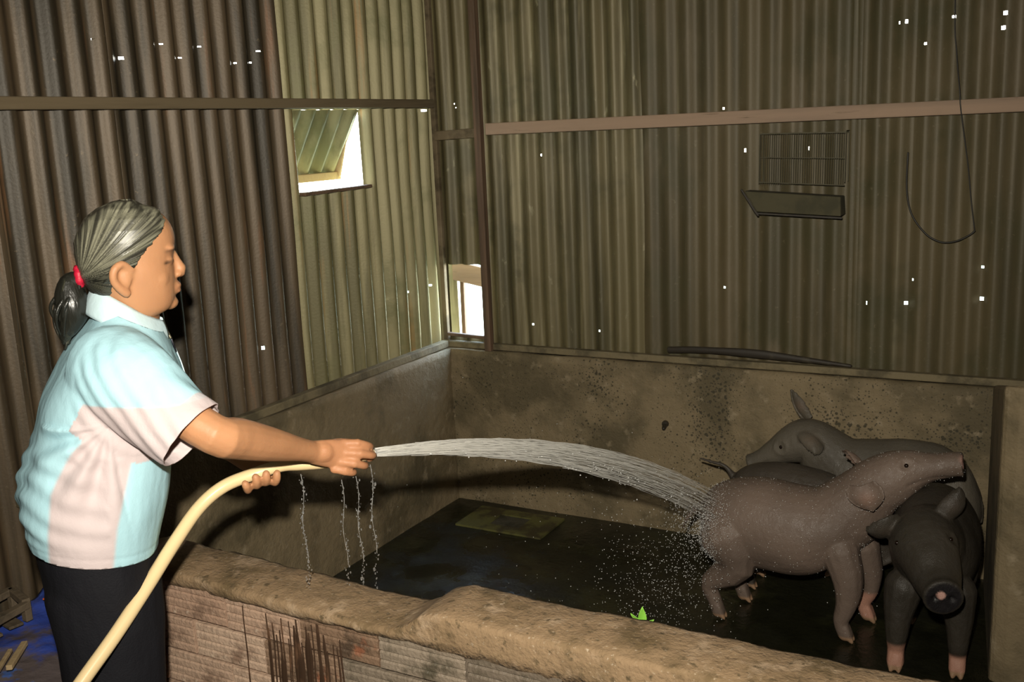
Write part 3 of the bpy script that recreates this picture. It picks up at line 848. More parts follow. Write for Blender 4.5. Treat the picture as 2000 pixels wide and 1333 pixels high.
# the black pig facing the camera
TR_B = [(-.145, .33, .30, .02), (-.135, .375, .25, .065), (-.11, .425, .19, .100), (-.07, .462, .165, .115), (-.015, .488, .155, .124), (.06, .500, .16, .126), (.14, .49, .18, .118), (.20, .475, .215, .105), (.24, .45, .26, .08)]
make_pig('pig', 'nearly black pig facing the walkway, head lowered, pink patch on snout', (-.312, 3.10, FZ), math.radians(-86), TR_B,
         [(.14, -.0, .33, (.105, .13)), (.22, -.016, .388, (.10, .112)), (.29, -.018, .412, (.090, .092)), (.35, .0, .392, (.076, .078)), (.405, .018, .366, (.063, .062)), (.450, .030, .356, (.052, .050)), (.472, .036, .353, (.049, .047))],
         [((.27, -.085, .450), (.295, -.172, .432), (.45, .1, .85), .090, .020), ((.26, .030, .475), (.235, .062, .568), (-.3, .8, .0), .075, .018)],
         [(([.215, -.07, .25, .055], [.232, -.083, .17, .040], [.236, -.085, .10, .030], [.228, -.086, .06, .0245], [.240, -.086, .026, .025]),),
          (([.20, .065, .25, .055], [.212, .075, .17, .040], [.215, .076, .10, .029], [.206, .076, .06, .0235], [.218, .076, .026, .024]),),
          (([-.06, -.055, .26, .075], [-.04, -.065, .19, .055], [-.105, -.07, .12, .031], [-.09, -.07, .065, .023], [-.078, -.07, .026, .023]),),
          (([-.06, .055, .26, .075], [-.03, .065, .19, .055], [-.095, .07, .12, .031], [-.08, .07, .065, .023], [-.068, .07, .026, .023]),)],
         [(-.135, 0, .36, .013), (-.150, .01, .33, .009), (-.155, .015, .29, .006)],
         [(.335, -.064, .425), (.335, .048, .455)], (.046, .039, .030), [(.240, -.086, .085), (.218, .076, .065)], (-.004, -.008, .010, .015), [(.450, .028, .325), (.41, -.030, .330), (.36, -.062, .345)])
# the pig behind, along the back wall, facing the corner
TR_C = [(-.288, .30, .27, .02), (-.275, .36, .22, .055), (-.235, .44, .165, .082), (-.16, .495, .14, .092), (-.06, .506, .135, .095), (.05, .495, .14, .095), (.13, .488, .17, .098), (.19, .492, .21, .085), (.24, .49, .28, .065)]
make_pig('pig', 'dark grey pig along the back pen wall, head up and one ear pricked', (-.50, 3.462, FZ), math.pi, TR_C,
         [(.13, 0, .36, (.083, .11)), (.21, .004, .425, (.077, .098)), (.275, .008, .465, (.072, .082)), (.335, .012, .445, (.060, .064)), (.385, .014, .415, (.044, .046)), (.43, .016, .387, (.034, .035)), (.465, .017, .370, (.030, .031))],
         [((.288, -.045, .525), (.352, -.062, .628), (.4, .8, -.2), .052, .012), ((.262, .050, .515), (.225, .118, .455), (1, 0, .3), .090, .020)],
         std_legs(.17, -.18, .058), [(-.268, 0, .34, .012), (-.285, .0, .30, .008), (-.288, .0, .25, .005)],
         [(.352, .062, .452), (.352, -.040, .452)], (.115, .100, .077), [], None, [(.455, .017, .350), (.41, .052, .385), (.36, .072, .405)])
# the pig in the middle, seen only as a strip of back and a raised tail
TR_D = [(-.245, .33, .30, .02), (-.230, .375, .25, .055), (-.19, .415, .195, .078), (-.12, .437, .165, .090), (-.04, .442, .150, .095), (.04, .436, .150, .095), (.11, .418, .165, .088), (.16, .39, .19, .078), (.20, .36, .22, .066)]
make_pig('pig', 'black pig squeezed between two others, only its back and lifted tail showing', (-.75, 3.262, FZ), 0.0, TR_D,
         [(.10, 0, .29, (.082, .10)), (.17, 0, .27, (.074, .085)), (.215, 0, .235, (.060, .066)), (.25, 0, .195, (.046, .050)), (.275, 0, .16, (.036, .038))],
         [((.195, -.045, .315), (.235, -.068, .275), (1, 0, 0), .055, .010), ((.195, .045, .315), (.235, .068, .275), (1, 0, 0), .055, .010)],
         std_legs(.19, -.16, .055, zt=.23), [(-.225, 0, .365, .016), (-.240, -.01, .395, .010), (-.262, -.012, .415, .007), (-.30, -.015, .422, .0055), (-.34, -.018, .432, .005)],
         [(.235, -.050, .235), (.235, .050, .235)], (.062, .051, .040), [(.188, -.055, .10), (.188, .055, .10)], None)


# ------------------------------------------------------------------ the person with the hose
FV = Vector((0.6117, 0.7911, 0)); LV = Vector((-0.7911, 0.6117, 0))
ORI = Vector((-1.552, 1.2, 0))
YAW = math.atan2(FV.y, FV.x)
person = tag(empty('person', ORI, YAW), 'person in a light blue and grey polo shirt and black trousers holding a hose', 'person')


def superring(xb, xf, w, z, n=28, e=2.3, tilt=0.0, yc=0.0):
    cx, rx = (xb + xf) / 2, (xf - xb) / 2
    out = []
    for j in range(n):
        a = 2 * math.pi * j / n
        c, s = math.cos(a), math.sin(a)
        x = cx + rx * math.copysign(abs(c) ** (2 / e), c)
        y = yc + w * math.copysign(abs(s) ** (2 / e), s)
        out.append(Vector((x, y, z + tilt * (x - cx))))
    return out


def interp_rows(rows, k):
    A = np.array(rows, float)
    P, R = smooth_path([Vector(a[:3]) for a in A], [(a[3] + 10, 1) for a in A], k)
    return [(p.x, p.y, p.z, r[0] - 10) for p, r in zip(P, R)]


# head rows: (x back, x front, half width, z)
HEAD = [(.070, .128, .040, 1.318), (.060, .152, .052, 1.330), (.050, .161, .060, 1.345), (.036, .1645, .066, 1.362), (.026, .1655, .070, 1.380), (.020, .166, .073, 1.400), (.016, .166, .0745, 1.420),
        (.013, .171, .0755, 1.440), (.014, .173, .0755, 1.460), (.020, .169, .073, 1.480), (.034, .158, .066, 1.498), (.056, .140, .050, 1.512), (.080, .118, .022, 1.519)]
body = MB()
body.loft([superring(a, b, w, z, n=40, e=2.25) for a, b, w, z in interp_rows(HEAD, 3)])
# jaw, chin, lips, nose, brow, cheek, eyelids
body.ball((.150, 0, 1.338), (.018, .024, .014))
body.ball((.154, 0, 1.367), (.0190, .030, .019)).ball((.1680, 0, 1.3690), (.0085, .021, .0055)).ball((.1665, 0, 1.3590), (.0085, .019, .0052))
body.tube([(.166, 0, 1.430), (.1715, 0, 1.413), (.178, 0, 1.399), (.1765, 0, 1.391)], [.0065, .0085, .0100, .0090], n=12)
body.ball((.168, 0, 1.391), (.012, .0135, .0075))
for s in (-1, 1):
    body.ball((.171, s * .0095, 1.3895), (.0075, .0065, .006))
    body.ball((.132, s * .038, 1.390), (.0225, .025, .027))
    body.ball((.157, s * .032, 1.4415), (.0125, .024, .0070))
    body.ball((.1525, s * .033, 1.4185), (.0125, .016, .0085))
    # ear
    body.tube([(.088, s * .074, 1.412), (.074, s * .083, 1.424), (.060, s * .088, 1.414), (.058, s * .086, 1.396), (.068, s * .081, 1.380), (.076, s * .076, 1.372)], [.007, .007, .0075, .0075, .008, .0085], n=8, sub=3)
    body.ball((.073, s * .076, 1.400), (.016, .006, .022))
# neck and trunk (under the shirt)
body.tube([(.085, 0, 1.36), (.078, 0, 1.31), (.058, 0, 1.26)], [(.050, .055), (.048, .052), (.07, .06)], n=18, sub=3)
TORSO = [(-.135, .082, .163, .90), (-.147, .107, .170, .98), (-.145, .118, .168, 1.03), (-.127, .128, .163, 1.08), (-.105, .145, .166, 1.13), (-.088, .163, .172, 1.18), (-.066, .157, .176, 1.22), (-.042, .147, .168, 1.26), (-.016, .135, .135, 1.29), (.010, .124, .092, 1.318), (.028, .112, .062, 1.342)]
ins = .020
body.loft([superring(a + ins, b - ins, max(w - ins, .03), z) for a, b, w, z in interp_rows(TORSO, 2)])
# arms
SH_R, EL_R, WR_R = Vector((.050, -.135, 1.240)), Vector((.180, -.245, 1.142)), Vector((.372, -.098, 1.038))
body.tube([SH_R, SH_R.lerp(EL_R, .5), EL_R, EL_R.lerp(WR_R, .22), EL_R.lerp(WR_R, .55), EL_R.lerp(WR_R, .85), WR_R, WR_R + Vector((.02, .002, -.004))],
          [.034, .036, .0345, .0365, .031, .0225, .0215, .022], n=16, sub=3)
SH_L, EL_L, WR_L = Vector((.05, .135, 1.240)), Vector((.118, .195, 1.080)), Vector((.236, .072, 1.020))
body.tube([SH_L, SH_L.lerp(EL_L, .5), EL_L, EL_L.lerp(WR_L, .25), EL_L.lerp(WR_L, .6), WR_L, WR_L + Vector((.015, -.015, -.004))],
          [.034, .036, .036, .037, .030, .0225, .023], n=16, sub=3)


def finger(pts, r0=.0092, r1=.0072):
    n = len(pts)
    body.tube(pts, [r0 + (r1 - r0) * i / (n - 1) for i in range(n)], n=10, sub=3)


# right hand closed on the hose end
body.tube([(.372, -.098, 1.037), (.402, -.094, 1.029), (.432, -.089, 1.021)], [(.016, .023), (.0155, .028), (.0135, .029)], n=14, sub=2, up=(0, 0, 1))
body.ball((.402, -.074, 1.026), (.026, .016, .018))
RH = [[(.434, -.089, 1.042), (.460, -.094, 1.039), (.481, -.086, 1.029), (.491, -.068, 1.020), (.489, -.050, 1.017)],
      [(.436, -.096, 1.025), (.462, -.102, 1.020), (.485, -.093, 1.010), (.494, -.074, 1.003), (.490, -.060, .993)],
      [(.424, -.098, 1.009), (.448, -.104, 1.003), (.468, -.095, .993), (.475, -.077, .986), (.470, -.057, .983)],
      [(.410, -.096, .996), (.430, -.100, .989), (.446, -.091, .981), (.451, -.075, .977), (.446, -.057, .977)]]
for k, f in enumerate(RH):
    finger(f, .0090 if k < 3 else .0082, .0074)
    body.ball(f[0], .0100 if k < 3 else .0088)
    body.ball(f[1], .0094 if k < 3 else .0086)
finger([(.398, -.070, 1.030), (.428, -.042, 1.030), (.460, -.030, 1.022), (.485, -.036, 1.016)], .0115, .0085)
# left hand cradling the hose from behind and below
body.tube([(.240, .068, 1.018), (.264, .042, 1.010), (.294, .016, .992)], [(.019, .023), (.018, .032), (.015, .032)], n=14, sub=2, up=(0, 0, 1))
for k in range(4):
    x = .250 + .0175 * k
    z = (.004, .010, .013, .010)[k]
    finger([(x + .004, .014, .972 + z), (x + .004, -.012, .958 + z), (x + .003, -.036, .960 + z), (x - .001 + .002 * k, -.050, .972 + z), (x - .003 + .003 * k, -.051, .982 + z - (.004 if k == 0 else 0))], .0090, .0076)
finger([(.262, .046, 1.026), (.288, .034, 1.036), (.314, .016, 1.036), (.332, .000, 1.030)], .0115, .0088)
# legs and feet under the trousers
for s in (-1, 1):
    body.tube([(-.02, s * .078, .90), (-.02, s * .080, .70), (-.022, s * .082, .46), (-.035, s * .082, .26), (-.04, s * .082, .07)], [.075, .066, .046, .043, .030], n=14, sub=2)
    body.tube([(-.06, s * .082, .032), (.02, s * .085, .036), (.10, s * .09, .022), (.145, s * .092, .016)], [(.030, .030), (.036, .032), (.042, .020), (.036, .014)], n=12, sub=2)
    for k in range(5):
        body.tube([(.13, s * (.062 + .0145 * k), .014), (.172 - .008 * k, s * (.062 + .0148 * k), .012)], [.009, .008], n=8)
me = fuse(body, .0031, 3, .45)
c = coords(me)
skin = np.array((.52, .255, .125))
mott = np.array([mnoise.noise((p[0] * 30, p[1] * 30, p[2] * 30)) for p in c])
col = skin[None] * (1 + .10 * mott)[:, None]


def dab(col, c, centre, rad, tint, amt):
    k = np.exp(-(((c - np.array(centre)) / np.array(rad)) ** 2).sum(1)) * amt
    return col * (1 - k[:, None]) + np.array(tint)[None] * k[:, None]


for s in (-1, 1):
    for t in np.linspace(0, 1, 9):
        col = dab(col, c, (.166 - .020 * t, s * (.020 + .030 * t), 1.4155 + .003 * math.sin(math.pi * t)), (.010, .0045, .0028), (.025, .014, .010), 1.0)     # lash line
        col = dab(col, c, (.172 - .022 * t, s * (.012 + .038 * t), 1.4385 + .007 * t - .008 * t * t), (.010, .006, .0040), (.09, .05, .035), .6)   # brow
col = dab(col, c, (.172, 0, 1.3635), (.014, .022, .008), (.46, .16, .09), .5)
hand = sstep(.36, .40, c[:, 0]) * (c[:, 2] > .9) * (np.abs(c[:, 1]) < .13)
col = col * (1 - hand[:, None] * .25) + np.array((.50, .20, .10))[None] * hand[:, None] * .25
paint(me, col)
me.materials.append(M['skin'])
bo = bpy.data.objects.new('body', me); link(bo, person)

# hair cap with its own hairline
HAIR = [(.024, .050, .062, 1.360), (.014, .0, .074, 1.380), (.006, .0, .080, 1.400), (.002, .0, .083, 1.420), (.000, .0, .085, 1.440), (.002, .180, .0845, 1.460), (.010, .178, .082, 1.480), (.024, .168, .075, 1.500), (.046, .152, .060, 1.516), (.072, .132, .036, 1.527), (.090, .114, .010, 1.530)]
HLZ = [1.355, 1.375, 1.390, 1.405, 1.425, 1.440, 1.455, 1.470, 1.485, 1.497, 1.515, 1.53]
HLX = [.045, .052, .056, .086, .100, .112, .128, .146, .158, .158, .152, .12]
G = []
for z in np.linspace(1.357, 1.5295, 130):
    ba = np.interp(z, [h[3] for h in HEAD], [h[0] for h in HEAD]); fa = np.interp(z, [h[3] for h in HEAD], [h[1] for h in HEAD]); wa = np.interp(z, [h[3] for h in HEAD], [h[2] for h in HEAD])
    if z > 1.5185:
        t = (z - 1.5185) / .0115
        ba, fa, wa = .080 - 0.0 * t, .118, .03
    zz = [h[3] for h in HAIR]
    xb = np.interp(z, zz, [h[0] for h in HAIR])
    w = np.interp(z, zz, [h[2] for h in HAIR])
    xf = max(fa + .009, .0) if z < 1.5185 else np.interp(z, [1.5185, 1.530], [.128, .108])
    hx = np.interp(z, HLZ, HLX) + .004 * mnoise.noise((z * 160, 0, 3)) + .003 * mnoise.noise((z * 420, 1, 3))
    cx, rx = (xb + xf) / 2, (xf - xb) / 2
    k = max(-1, min(1, (hx - cx) / rx))
    tm = math.acos(k ** 1.0) if k < .999 else 0.0
    row = []
    for j in range(241):
        a = tm + (2 * math.pi - 2 * tm) * j / 240
        ca, sa = math.cos(a), math.sin(a)
        e = 2.15
        x = cx + rx * math.copysign(abs(ca) ** (2 / e), ca); y = w * math.copysign(abs(sa) ** (2 / e), sa)
        # pulled tight: thinner at the hairline
        edge = min(j, 240 - j) / 24
        th_ = min(1, edge)
        ang = math.atan2(y, x - .09)
        d = 1 - (1 - th_) * .055 + .010 * mnoise.noise((math.atan2(z - 1.398, x - .004) * 26, math.hypot(x, z - 1.4) * 5, abs(y) * 20)) + .005 * mnoise.noise((math.atan2(z - 1.398, x - .004) * 70, math.hypot(x, z - 1.4) * 6, abs(y) * 30))
        row.append((.09 + (x - .09) * d, y * d, z + .002 * mnoise.noise((x * 40, y * 40, 2))))
    G.append(row)
hb = MB().grid(G)
ho = hb.build('hair', M['hair'], person, smooth=True, solid=.006)
hc = coords(ho.data)
sid = np.arctan2(hc[:, 2] - 1.398, hc[:, 0] - .004)
rr_ = np.hypot(hc[:, 0], hc[:, 2] - 1.4)
st1 = np.array([mnoise.noise((a_ * 34, r_ * 4, abs(y_) * 26)) + .7 * mnoise.noise((a_ * 95, r_ * 5, abs(y_) * 60)) for a_, r_, y_ in zip(sid, rr_, hc[:, 1])])
gry = sstep(-.55, .75, st1)
low_ = 1 - sstep(.10, .62, sid + .10 * st1)      # darker hair from temple to nape
tone = np.array((.045, .043, .032))[None] * (1 - gry)[:, None] + np.array((.30, .29, .205))[None] * gry[:, None]
tone = tone * (1 - .72 * low_)[:, None]
paint(ho.data, tone)
ho.modifiers['thickness'].offset = -1
ho['label'] = 'grey streaked hair combed back'
# bun swell towards the tie
mb = MB()
mb.tube([(.055, 0, 1.405), (.030, 0, 1.404), (.008, 0, 1.402)], [(.055, .040), (.036, .030), (.014, .014)], n=16, sub=3)
mb.build('hair_gather', M['hair_dark'], person, smooth=True)
mb = MB()
for k in range(16):
    a = 2 * math.pi * k / 16
    p = Vector((.004, math.cos(a) * .012, 1.400 + math.sin(a) * .014)); a2 = a + 2 * math.pi / 16
    q = Vector((.004, math.cos(a2) * .012, 1.400 + math.sin(a2) * .014))
    mb.tube([p, q], [.0075 + .001 * (k % 2), .0075 + .001 * ((k + 1) % 2)], n=8)
mb.build('hair_tie', M['red'], person, smooth=True)['label'] = 'red hair tie'
mb = MB()
mb.tube([(.006, 0, 1.400), (-.010, 0, 1.390), (-.014, 0, 1.365), (-.012, -.004, 1.340), (-.020, -.004, 1.318), (-.030, -.002, 1.300), (-.034, 0, 1.285)], [.010, .020, .028, .027, .020, .013, .005], n=14, sub=4)
for k in range(34):
    a = random.uniform(0, 2 * math.pi); r = random.uniform(.012, .026)
    ox, oy = r * math.cos(a), r * math.sin(a)
    ph = random.uniform(0, 6.28); ln = random.uniform(.75, 1.08)
    pts = []
    for t in np.linspace(0, ln, 9):
        s = math.sin(math.pi * min(t, 1)) * 1.05
        cx = .006 - .036 * t + .004 * math.sin(5 * t + ph); cz = 1.400 - .115 * t + .006 * math.cos(4 * t + ph)
        pts.append((cx + ox * s - .010 * math.sin(math.pi * t), oy * s + .004 * math.sin(6 * t + ph), cz + .010 * math.sin(math.pi * t)))
    mb.tube(pts, [.0042 * (1 - .65 * abs(t - .35)) for t in np.linspace(0, 1, 9)], n=6, sub=2)
mb.build('ponytail', M['hair_dark'], person, smooth=True)['label'] = 'short black ponytail'

# shirt: trunk and sleeves in one skin, opened at hem, cuffs and neck
sb = MB()
TS = [(-.128, .078, .160, .85)] + TORSO
sb.loft([superring(a, b, w, z, n=36) for a, b, w, z in interp_rows(TS, 3)])
CU_R = Vector((.146, -.222, 1.140)); DR = (CU_R - Vector((.045, -.140, 1.245))).normalized()
sb.tube([(.040, -.100, 1.235), (.062, -.140, 1.224), (.090, -.170, 1.194), (.120, -.200, 1.164), CU_R, CU_R + DR * .05], [(.080, .088), (.076, .086), (.070, .079), (.066, .073), (.064, .069), (.062, .066)], n=22, sub=3)
CU_L = Vector((.095, .190, 1.120)); DL = (CU_L - Vector((.045, .140, 1.245))).normalized()
sb.tube([(.040, .105, 1.235), (.055, .140, 1.222), (.075, .170, 1.180), CU_L, CU_L + DL * .05], [(.075, .085), (.070, .078), (.062, .066), (.058, .060), (.056, .058)], n=22, sub=3)
me = fuse(sb, .0040, 7, .5)
bm = bmesh.new(); bm.from_mesh(me)


def cut(co, no, sel):
    vs = [v for v in bm.verts if sel(v.co)]
    st = set(vs)
    fs = [f for f in bm.faces if all(v in st for v in f.verts)]
    es = list({e for f in fs for e in f.edges})
    bmesh.ops.bisect_plane(bm, geom=list({v for f in fs for v in f.verts}) + es + fs, plane_co=co, plane_no=no, clear_outer=True)


cut(Vector((-.02, 0, .912)), Vector((-.20, 0, -1)).normalized(), lambda p: p.z < .99)
cut(CU_R, DR, lambda p: (p - CU_R).dot(DR) > -.02 and (p - CU_R - DR * (p - CU_R).dot(DR)).length < .10 and (p - CU_R).dot(DR) < .13)
cut(CU_L, DL, lambda p: (p - CU_L).dot(DL) > -.02 and (p - CU_L - DL * (p - CU_L).dot(DL)).length < .10 and (p - CU_L).dot(DL) < .13)
cut(Vector((.07, 0, 1.326)), Vector((.55, 0, 1)).normalized(), lambda p: p.z > 1.22)
bm.to_mesh(me); bm.free(); me.update()
c = coords(me); nr = normals(me)
# folds: fan from the armpit towards the waist, creases along the sleeve, ripples above the hem
side = np.where(c[:, 1] < 0, -1.0, 1.0)
ax, az = c[:, 0] - .02, c[:, 2] - 1.165
ang = np.arctan2(-az, -ax); rad = np.hypot(ax, az)
flank = sstep(.06, .12, np.abs(c[:, 1])) * (c[:, 2] < 1.17)
fan = np.sin(ang * 13 + .8) * np.exp(-((rad - .11) / .07) ** 2) * flank * (np.abs(ang - .85) < .8)
slv = sstep(.13, .17, np.abs(c[:, 1])) * (c[:, 2] > 1.1)
cre = np.sin((c[:, 2] * .8 + c[:, 0] * .9 + np.abs(c[:, 1]) * .8) * 150) * slv * .5
back = (c[:, 0] < .0) * sstep(.93, .98, c[:, 2]) * (1 - sstep(1.08, 1.14, c[:, 2])) * (1 - flank * .3)
rip = np.sin(c[:, 2] * 150 + 4 * np.sin(c[:, 1] * 18) + c[:, 0] * 40) * back
big = np.array([mnoise.noise((p[0] * 14, p[1] * 14, p[2] * 9)) for p in c])
front = sstep(.10, .13, c[:, 0]) * (c[:, 2] < 1.26)
frp = np.sin(c[:, 1] * 130) * front * .6
c = c + nr * (  .0075 * fan + .0030 * cre + .0026 * rip + .0048 * big + .0018 * frp)[:, None]
seam = np.exp(-((c[:, 2] - (.912 - .20 * (c[:, 0] + .02)) - .016) / .003) ** 2)
c = c - nr * (.0012 * seam)[:, None]
set_coords(me, c)
blue = np.array((.48, .77, .86)); grey = np.array((.66, .56, .56)); white = np.array((.74, .78, .82))
col = np.tile(blue, (len(c), 1))
# flank panel
xl = np.interp(c[:, 2], [.90, .98, 1.05, 1.12, 1.165], [-.105, -.098, -.085, -.045, .0])
xr = np.interp(c[:, 2], [.90, .98, 1.05, 1.12, 1.165], [-.004, .012, .035, .058, .075])
pan = sstep(-.004, .004, c[:, 0] - xl) * sstep(-.004, .004, xr - c[:, 0]) * sstep(.05, .07, np.abs(c[:, 1])) * (c[:, 2] < 1.172)
# lower half of the sleeve: below the line through shoulder and cuff
arm_ax = np.stack([np.full(len(c), .64), .52 * side, np.full(len(c), -.57)], 1)
rel = c - np.stack([np.full(len(c), .045), .145 * side, np.full(len(c), 1.24)], 1)
tt = (rel * arm_ax).sum(1)
perp = rel - arm_ax * tt[:, None]
und = (perp * np.stack([np.full(len(c), -.445), -.361 * side, np.full(len(c), -.823)], 1)).sum(1)
isl = sstep(.128, .134, np.abs(c[:, 1])) * (np.linalg.norm(perp, axis=1) < .12) * (tt > -.01)
low = isl * sstep(-.003, .003, und - (.045 - .70 * tt))
cuffband = isl * sstep(.133, .136, tt)
for k, tint in ((pan, grey), (np.clip(low + cuffband * .8, 0, 1), grey)):
    col = col * (1 - k[:, None]) + tint[None] * k[:, None]
paint(me, col)
me.materials.append(M['shirt'])
so = bpy.data.objects.new('shirt', me); link(so, person)
md = so.modifiers.new('thickness', 'SOLIDIFY'); md.thickness = .0025; md.offset = -1
so['label'] = 'light blue polo shirt with pinkish grey side panels and sleeve undersides'
# collar
G = []
for i in range(9):
    t = i / 8
    row = []
    for j in range(49):
        a = math.radians(14) + (2 * math.pi - math.radians(28)) * j / 48
        ca, sa = math.cos(a), math.sin(a)
        fl_ = max(0, ca) ** 3
        lx, ly, lz = .074 + .070 * ca, .084 * sa, 1.300 - .036 * ca
        ux, uy, uz = .073 + (.048 + .020 * fl_) * ca, (.057 + .010 * fl_) * sa, 1.340 - .034 * ca + .010 * (1 - fl_)
        bul = math.sin(math.pi * t) * .003
        row.append((lx + (ux - lx) * t + bul * ca, ly + (uy - ly) * t + bul * sa, lz + (uz - lz) * t))
    G.append(row)
co_ = MB().grid(G).build('collar', M['collar'], so, smooth=True, solid=.003)
# placket, zip and pull
mb = MB()
mb.grid([[(x + .0015, y, z) for y in (-.006, 0, .006)] for x, z in ((.137, 1.287), (.147, 1.262), (.157, 1.225), (.163, 1.195))])
mb.build('zip_placket', M['collar'], so, solid=.002)
MB().tube([(.141, -.004, 1.284), (.146, -.006, 1.272)], [.003, .0025], n=8).build('zip_slider', M['metal'], so, smooth=True)
MB().tube([(.147, -.007, 1.270), (.1525, -.008, 1.246)], [(.0035, .002), (.004, .002)], n=8).build('zip_pull', M['metal_dark'], so, smooth=True)

# trousers
tb = MB()
tb.loft([superring(a, b, w, z, n=30) for a, b, w, z in interp_rows([(-.095, .072, .140, 1.00), (-.128, .078, .155, .94), (-.128, .080, .160, .87), (-.120, .076, .158, .80)], 2)])
for s in (-1, 1):
    tb.tube([(-.022, s * .078, .84), (-.022, s * .082, .72), (-.024, s * .084, .60), (-.026, s * .085, .46), (-.032, s * .085, .30), (-.036, s * .085, .10)], [(.080, .100), (.076, .094), (.073, .087), (.070, .082), (.068, .078), (.064, .072)], n=20, sub=3, up=(1, 0, 0))
me = fuse(tb, .006, 5, .5)
c = coords(me); nr = normals(me)
f = np.array([mnoise.noise((p[0] * 12, p[1] * 12, p[2] * 6)) + .6 * mnoise.noise((p[0] * 5, p[1] * 25, p[2] * 14)) for p in c])
set_coords(me, c + nr * (f * .005)[:, None])
me.materials.append(M['trousers'])
to = bpy.data.objects.new('trousers', me); link(to, person)
to['label'] = 'plain black trousers'

# ------------------------------------------------------------------ hose


def W(p):
    return ORI + FV * p[0] + LV * p[1] + Vector((0, 0, p[2]))


HP = [(.493, -.052, 1.000), (.45, -.052, 1.000), (.40, -.052, .999), (.355, -.045, 1.001), (.321, -.034, 1.001), (.271, -.024, .990), (.211, -.030, .978), (.161, -.040, .949), (.109, -.075, .904), (.046, -.13, .846), (-.015, -.18, .792), (-.075, -.22, .741), (-.13, -.255, .69), (-.22, -.31, .60), (-.30, -.36, .46), (-.34, -.40, .28), (-.33, -.46, .10), (-.28, -.56, .014), (-.16, -.70, .0135), (.05, -.86, .0135), (.30, -.98, .0135)]
mb = MB(); mb.tube([W(p) for p in HP], [.0125] * len(HP), n=16, sub=6)
o = mb.build('garden_hose', M['hose'], smooth=True); tag(o, 'cream coloured garden hose curving up from the ground into two hands', 'hose')

# ------------------------------------------------------------------ water
NZ = W((.505, -.052, 1.002)); TG = Vector((-.964, 2.935, .436))
dh = Vector((TG.x - NZ.x, TG.y - NZ.y, 0)); LEN = dh.length; dh.normalize()
SD = Vector((-dh.y, dh.x, 0))


def jet(s):
    return NZ + dh * s + Vector((0, 0, -.19 * s - .152 * s * s))


mb = MB()
for k in range(420):
    a = random.uniform(0, 2 * math.pi); r = math.sqrt(random.random())
    s0 = 0 if k < 90 else LEN * .85 * random.random() ** 1.25
    s1 = min(LEN, s0 + random.uniform(.25, .75))
    ph = random.uniform(0, 6.28)
    pts, rr = [], []
    for t in np.linspace(0, 1, 14):
        s = s0 + (s1 - s0) * t
        sp_ = .0065 + .040 * (s / LEN) ** .95
        c_ = jet(s) + SD * math.cos(a) * r * sp_ + Vector((0, 0, 1)) * math.sin(a) * r * sp_ * (1.15 if math.sin(a) > 0 else 1.5)
        c_ += Vector((0, 0, 1)) * .0015 * math.sin(s * 40 + ph) - Vector((0, 0, 1)) * (.02 * (s / LEN) * (1 - r) * 0)
        pts.append(c_); rr.append((.0006 + .0009 * random.random()) * (1 - .3 * s / LEN) * math.sin(math.pi * min(max(t * .96 + .02, 0), 1)) ** .3)
    mb.tube(pts, rr, n=5, caps=False)
jo = mb.build('water_jet', M['spray'], smooth=True)
tag(jo, 'arching white jet of water from the hose to the wet pig', 'water')
mb = MB(); mb.tube([jet(s) for s in np.linspace(0, .6, 20)], [(.0062 + .006 * s) for s in np.linspace(0, .6, 20)], n=12)
mb.build('jet_core', M['water'], jo, smooth=True)


ICO = bmesh.new(); bmesh.ops.create_icosphere(ICO, subdivisions=1, radius=1.0)
IV = np.array([v.co[:] for v in ICO.verts]); IF = [tuple(v.index for v in f.verts) for f in ICO.faces]; ICO.free()


def drops(name, P, R, parent=None, stretch=None, mt='drop'):
    mb = MB()
    for p, r in zip(P, R):
        q = IV * r
        if stretch is not None: q = q * np.array((1, 1, stretch))
        mb.add(q + np.array(p), IF)
    return mb.build(name, M[mt], parent, smooth=True)


P, R = [], []
for k in range(420):
    s = LEN * random.random() ** .6
    sp_ = .010 + .040 * (s / LEN)
    g = abs(random.gauss(0, 1))
    p = jet(s) + SD * random.gauss(0, sp_ * .6) + Vector((0, 0, random.gauss(-.25 * sp_, sp_ * .45) - g * .022 * s / LEN))
    P.append(p); R.append(random.uniform(.0008, .0024))
o = drops('jet_droplets', P, R, jo, mt='froth'); o['kind'] = 'stuff'
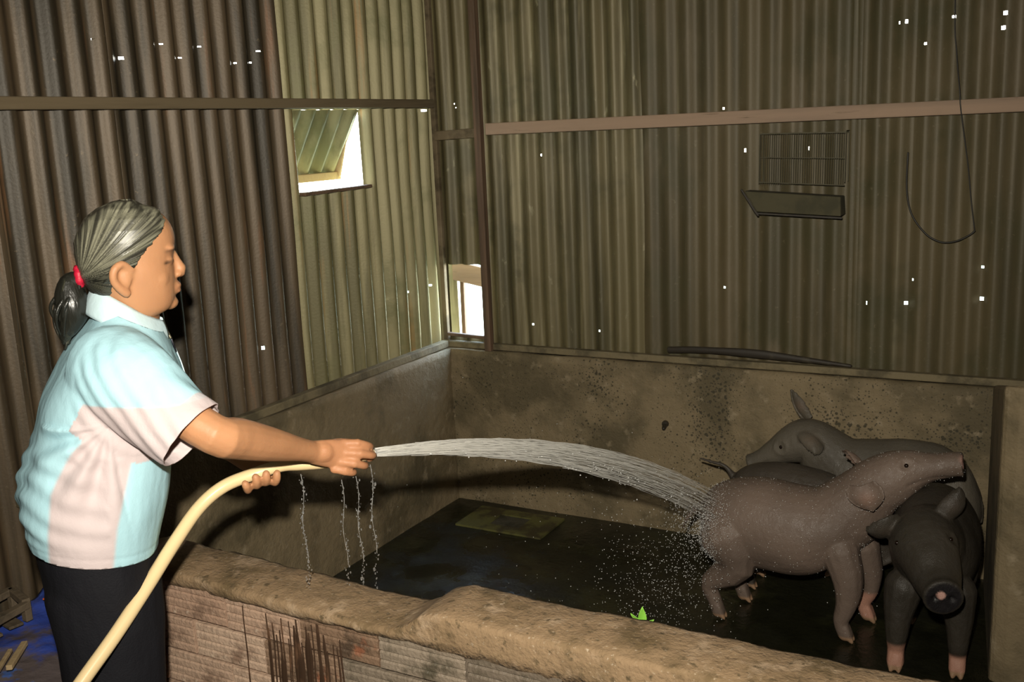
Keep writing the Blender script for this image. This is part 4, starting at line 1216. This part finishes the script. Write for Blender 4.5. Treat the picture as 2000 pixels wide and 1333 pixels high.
# burst where the jet meets the flank
P, R = [], []
for k in range(1100):
    t = random.random()
    p = Vector((-.985 + random.gauss(0, .05) - .02 * t, 2.90 + random.gauss(0, .05), .44 - .36 * t * random.random() + random.gauss(0, .03)))
    P.append(p); R.append(random.uniform(.0006, .0018))
for k in range(700):
    P.append(Vector((-1.08 + random.gauss(0, .09), 2.78 + random.gauss(0, .10), max(.056, .20 + random.gauss(0, .11))))); R.append(random.uniform(.0006, .0019))
for k in range(260):
    P.append(Vector((-1.2 + random.gauss(0, .25), 2.8 + random.gauss(0, .2), max(.056, .3 + random.gauss(0, .15))))); R.append(random.uniform(.0007, .0018))
o = drops('splash', [p for p in P if p.y < 3.35], R, mt='froth'); tag(o, 'burst of sparkling droplets around the rump of the wet pig', 'splash', kind='stuff')
# water beading on the wet pig and frothing where the jet strikes
wet = bpy.data.objects['pig']
pc, pn = coords(wet.data), normals(wet.data)
wc = pc + np.array(wet.location)
seen = (pn[:, 1] < .1)
hit = np.exp(-(((wc[:, 0] + .955) / .045) ** 2 + ((wc[:, 2] - .37) / .10) ** 2))
spine = sstep(.25, .40, wc[:, 2]) * .035 + .006
prob = seen * (hit * .75 + spine)
pick = np.nonzero(rng.random(len(wc)) < prob)[0]
P = [wc[i] + pn[i] * rng.uniform(0, .004 + .02 * hit[i] * rng.random()) + rng.normal(0, .0012, 3) for i in pick]
R = [rng.uniform(.0005, .0013) for i in pick]
o = drops('water_beads', P, R, mt='froth'); tag(o, 'froth and beads of water on the flank of the wet pig', 'water', kind='stuff')

# drips from the hands
for (p0, p1, n, lb) in [((.352, -.06, .985), (.385, .16, .42), 150, 'string of falling drops below the wrist on the hose'),
                        ((.425, -.085, .968), (.470, .15, .40), 110, 'broken string of drops below the little finger'),
                        ((.455, -.08, .968), (.510, .15, .40), 150, 'twisting trickle of drops below the curled ring finger'),
                        ((.487, -.075, .985), (.535, .14, .40), 120, 'thin string of drops below the fingertips at the jet')]:
    P, R = [], []
    A, B = Vector(p0), Vector(p1)
    for k in range(n):
        t = (k + random.random()) / n
        p = A.lerp(B, t) + Vector((random.gauss(0, .0026), random.gauss(0, .0026), 0))
        p.x += .003 * math.sin(t * 22)
        P.append(W(p)); R.append(random.uniform(.0006, .0019) * (1.0 if random.random() > .12 else 1.7))
    do = drops('water_drip', P, R, stretch=1.6)
    tag(do, lb, 'water', 'drips from the hands')
    mb = MB(); pts = [W(A.lerp(B, t) + Vector((.003 * math.sin(t * 22), 0, 0))) for t in np.linspace(0, .38, 16)]
    mb.tube(pts, [.0007 * (1 + .5 * math.sin(i * 2.3)) for i in range(16)], n=6, sub=2)
    mb.build('trickle', M['water'], do, smooth=True)
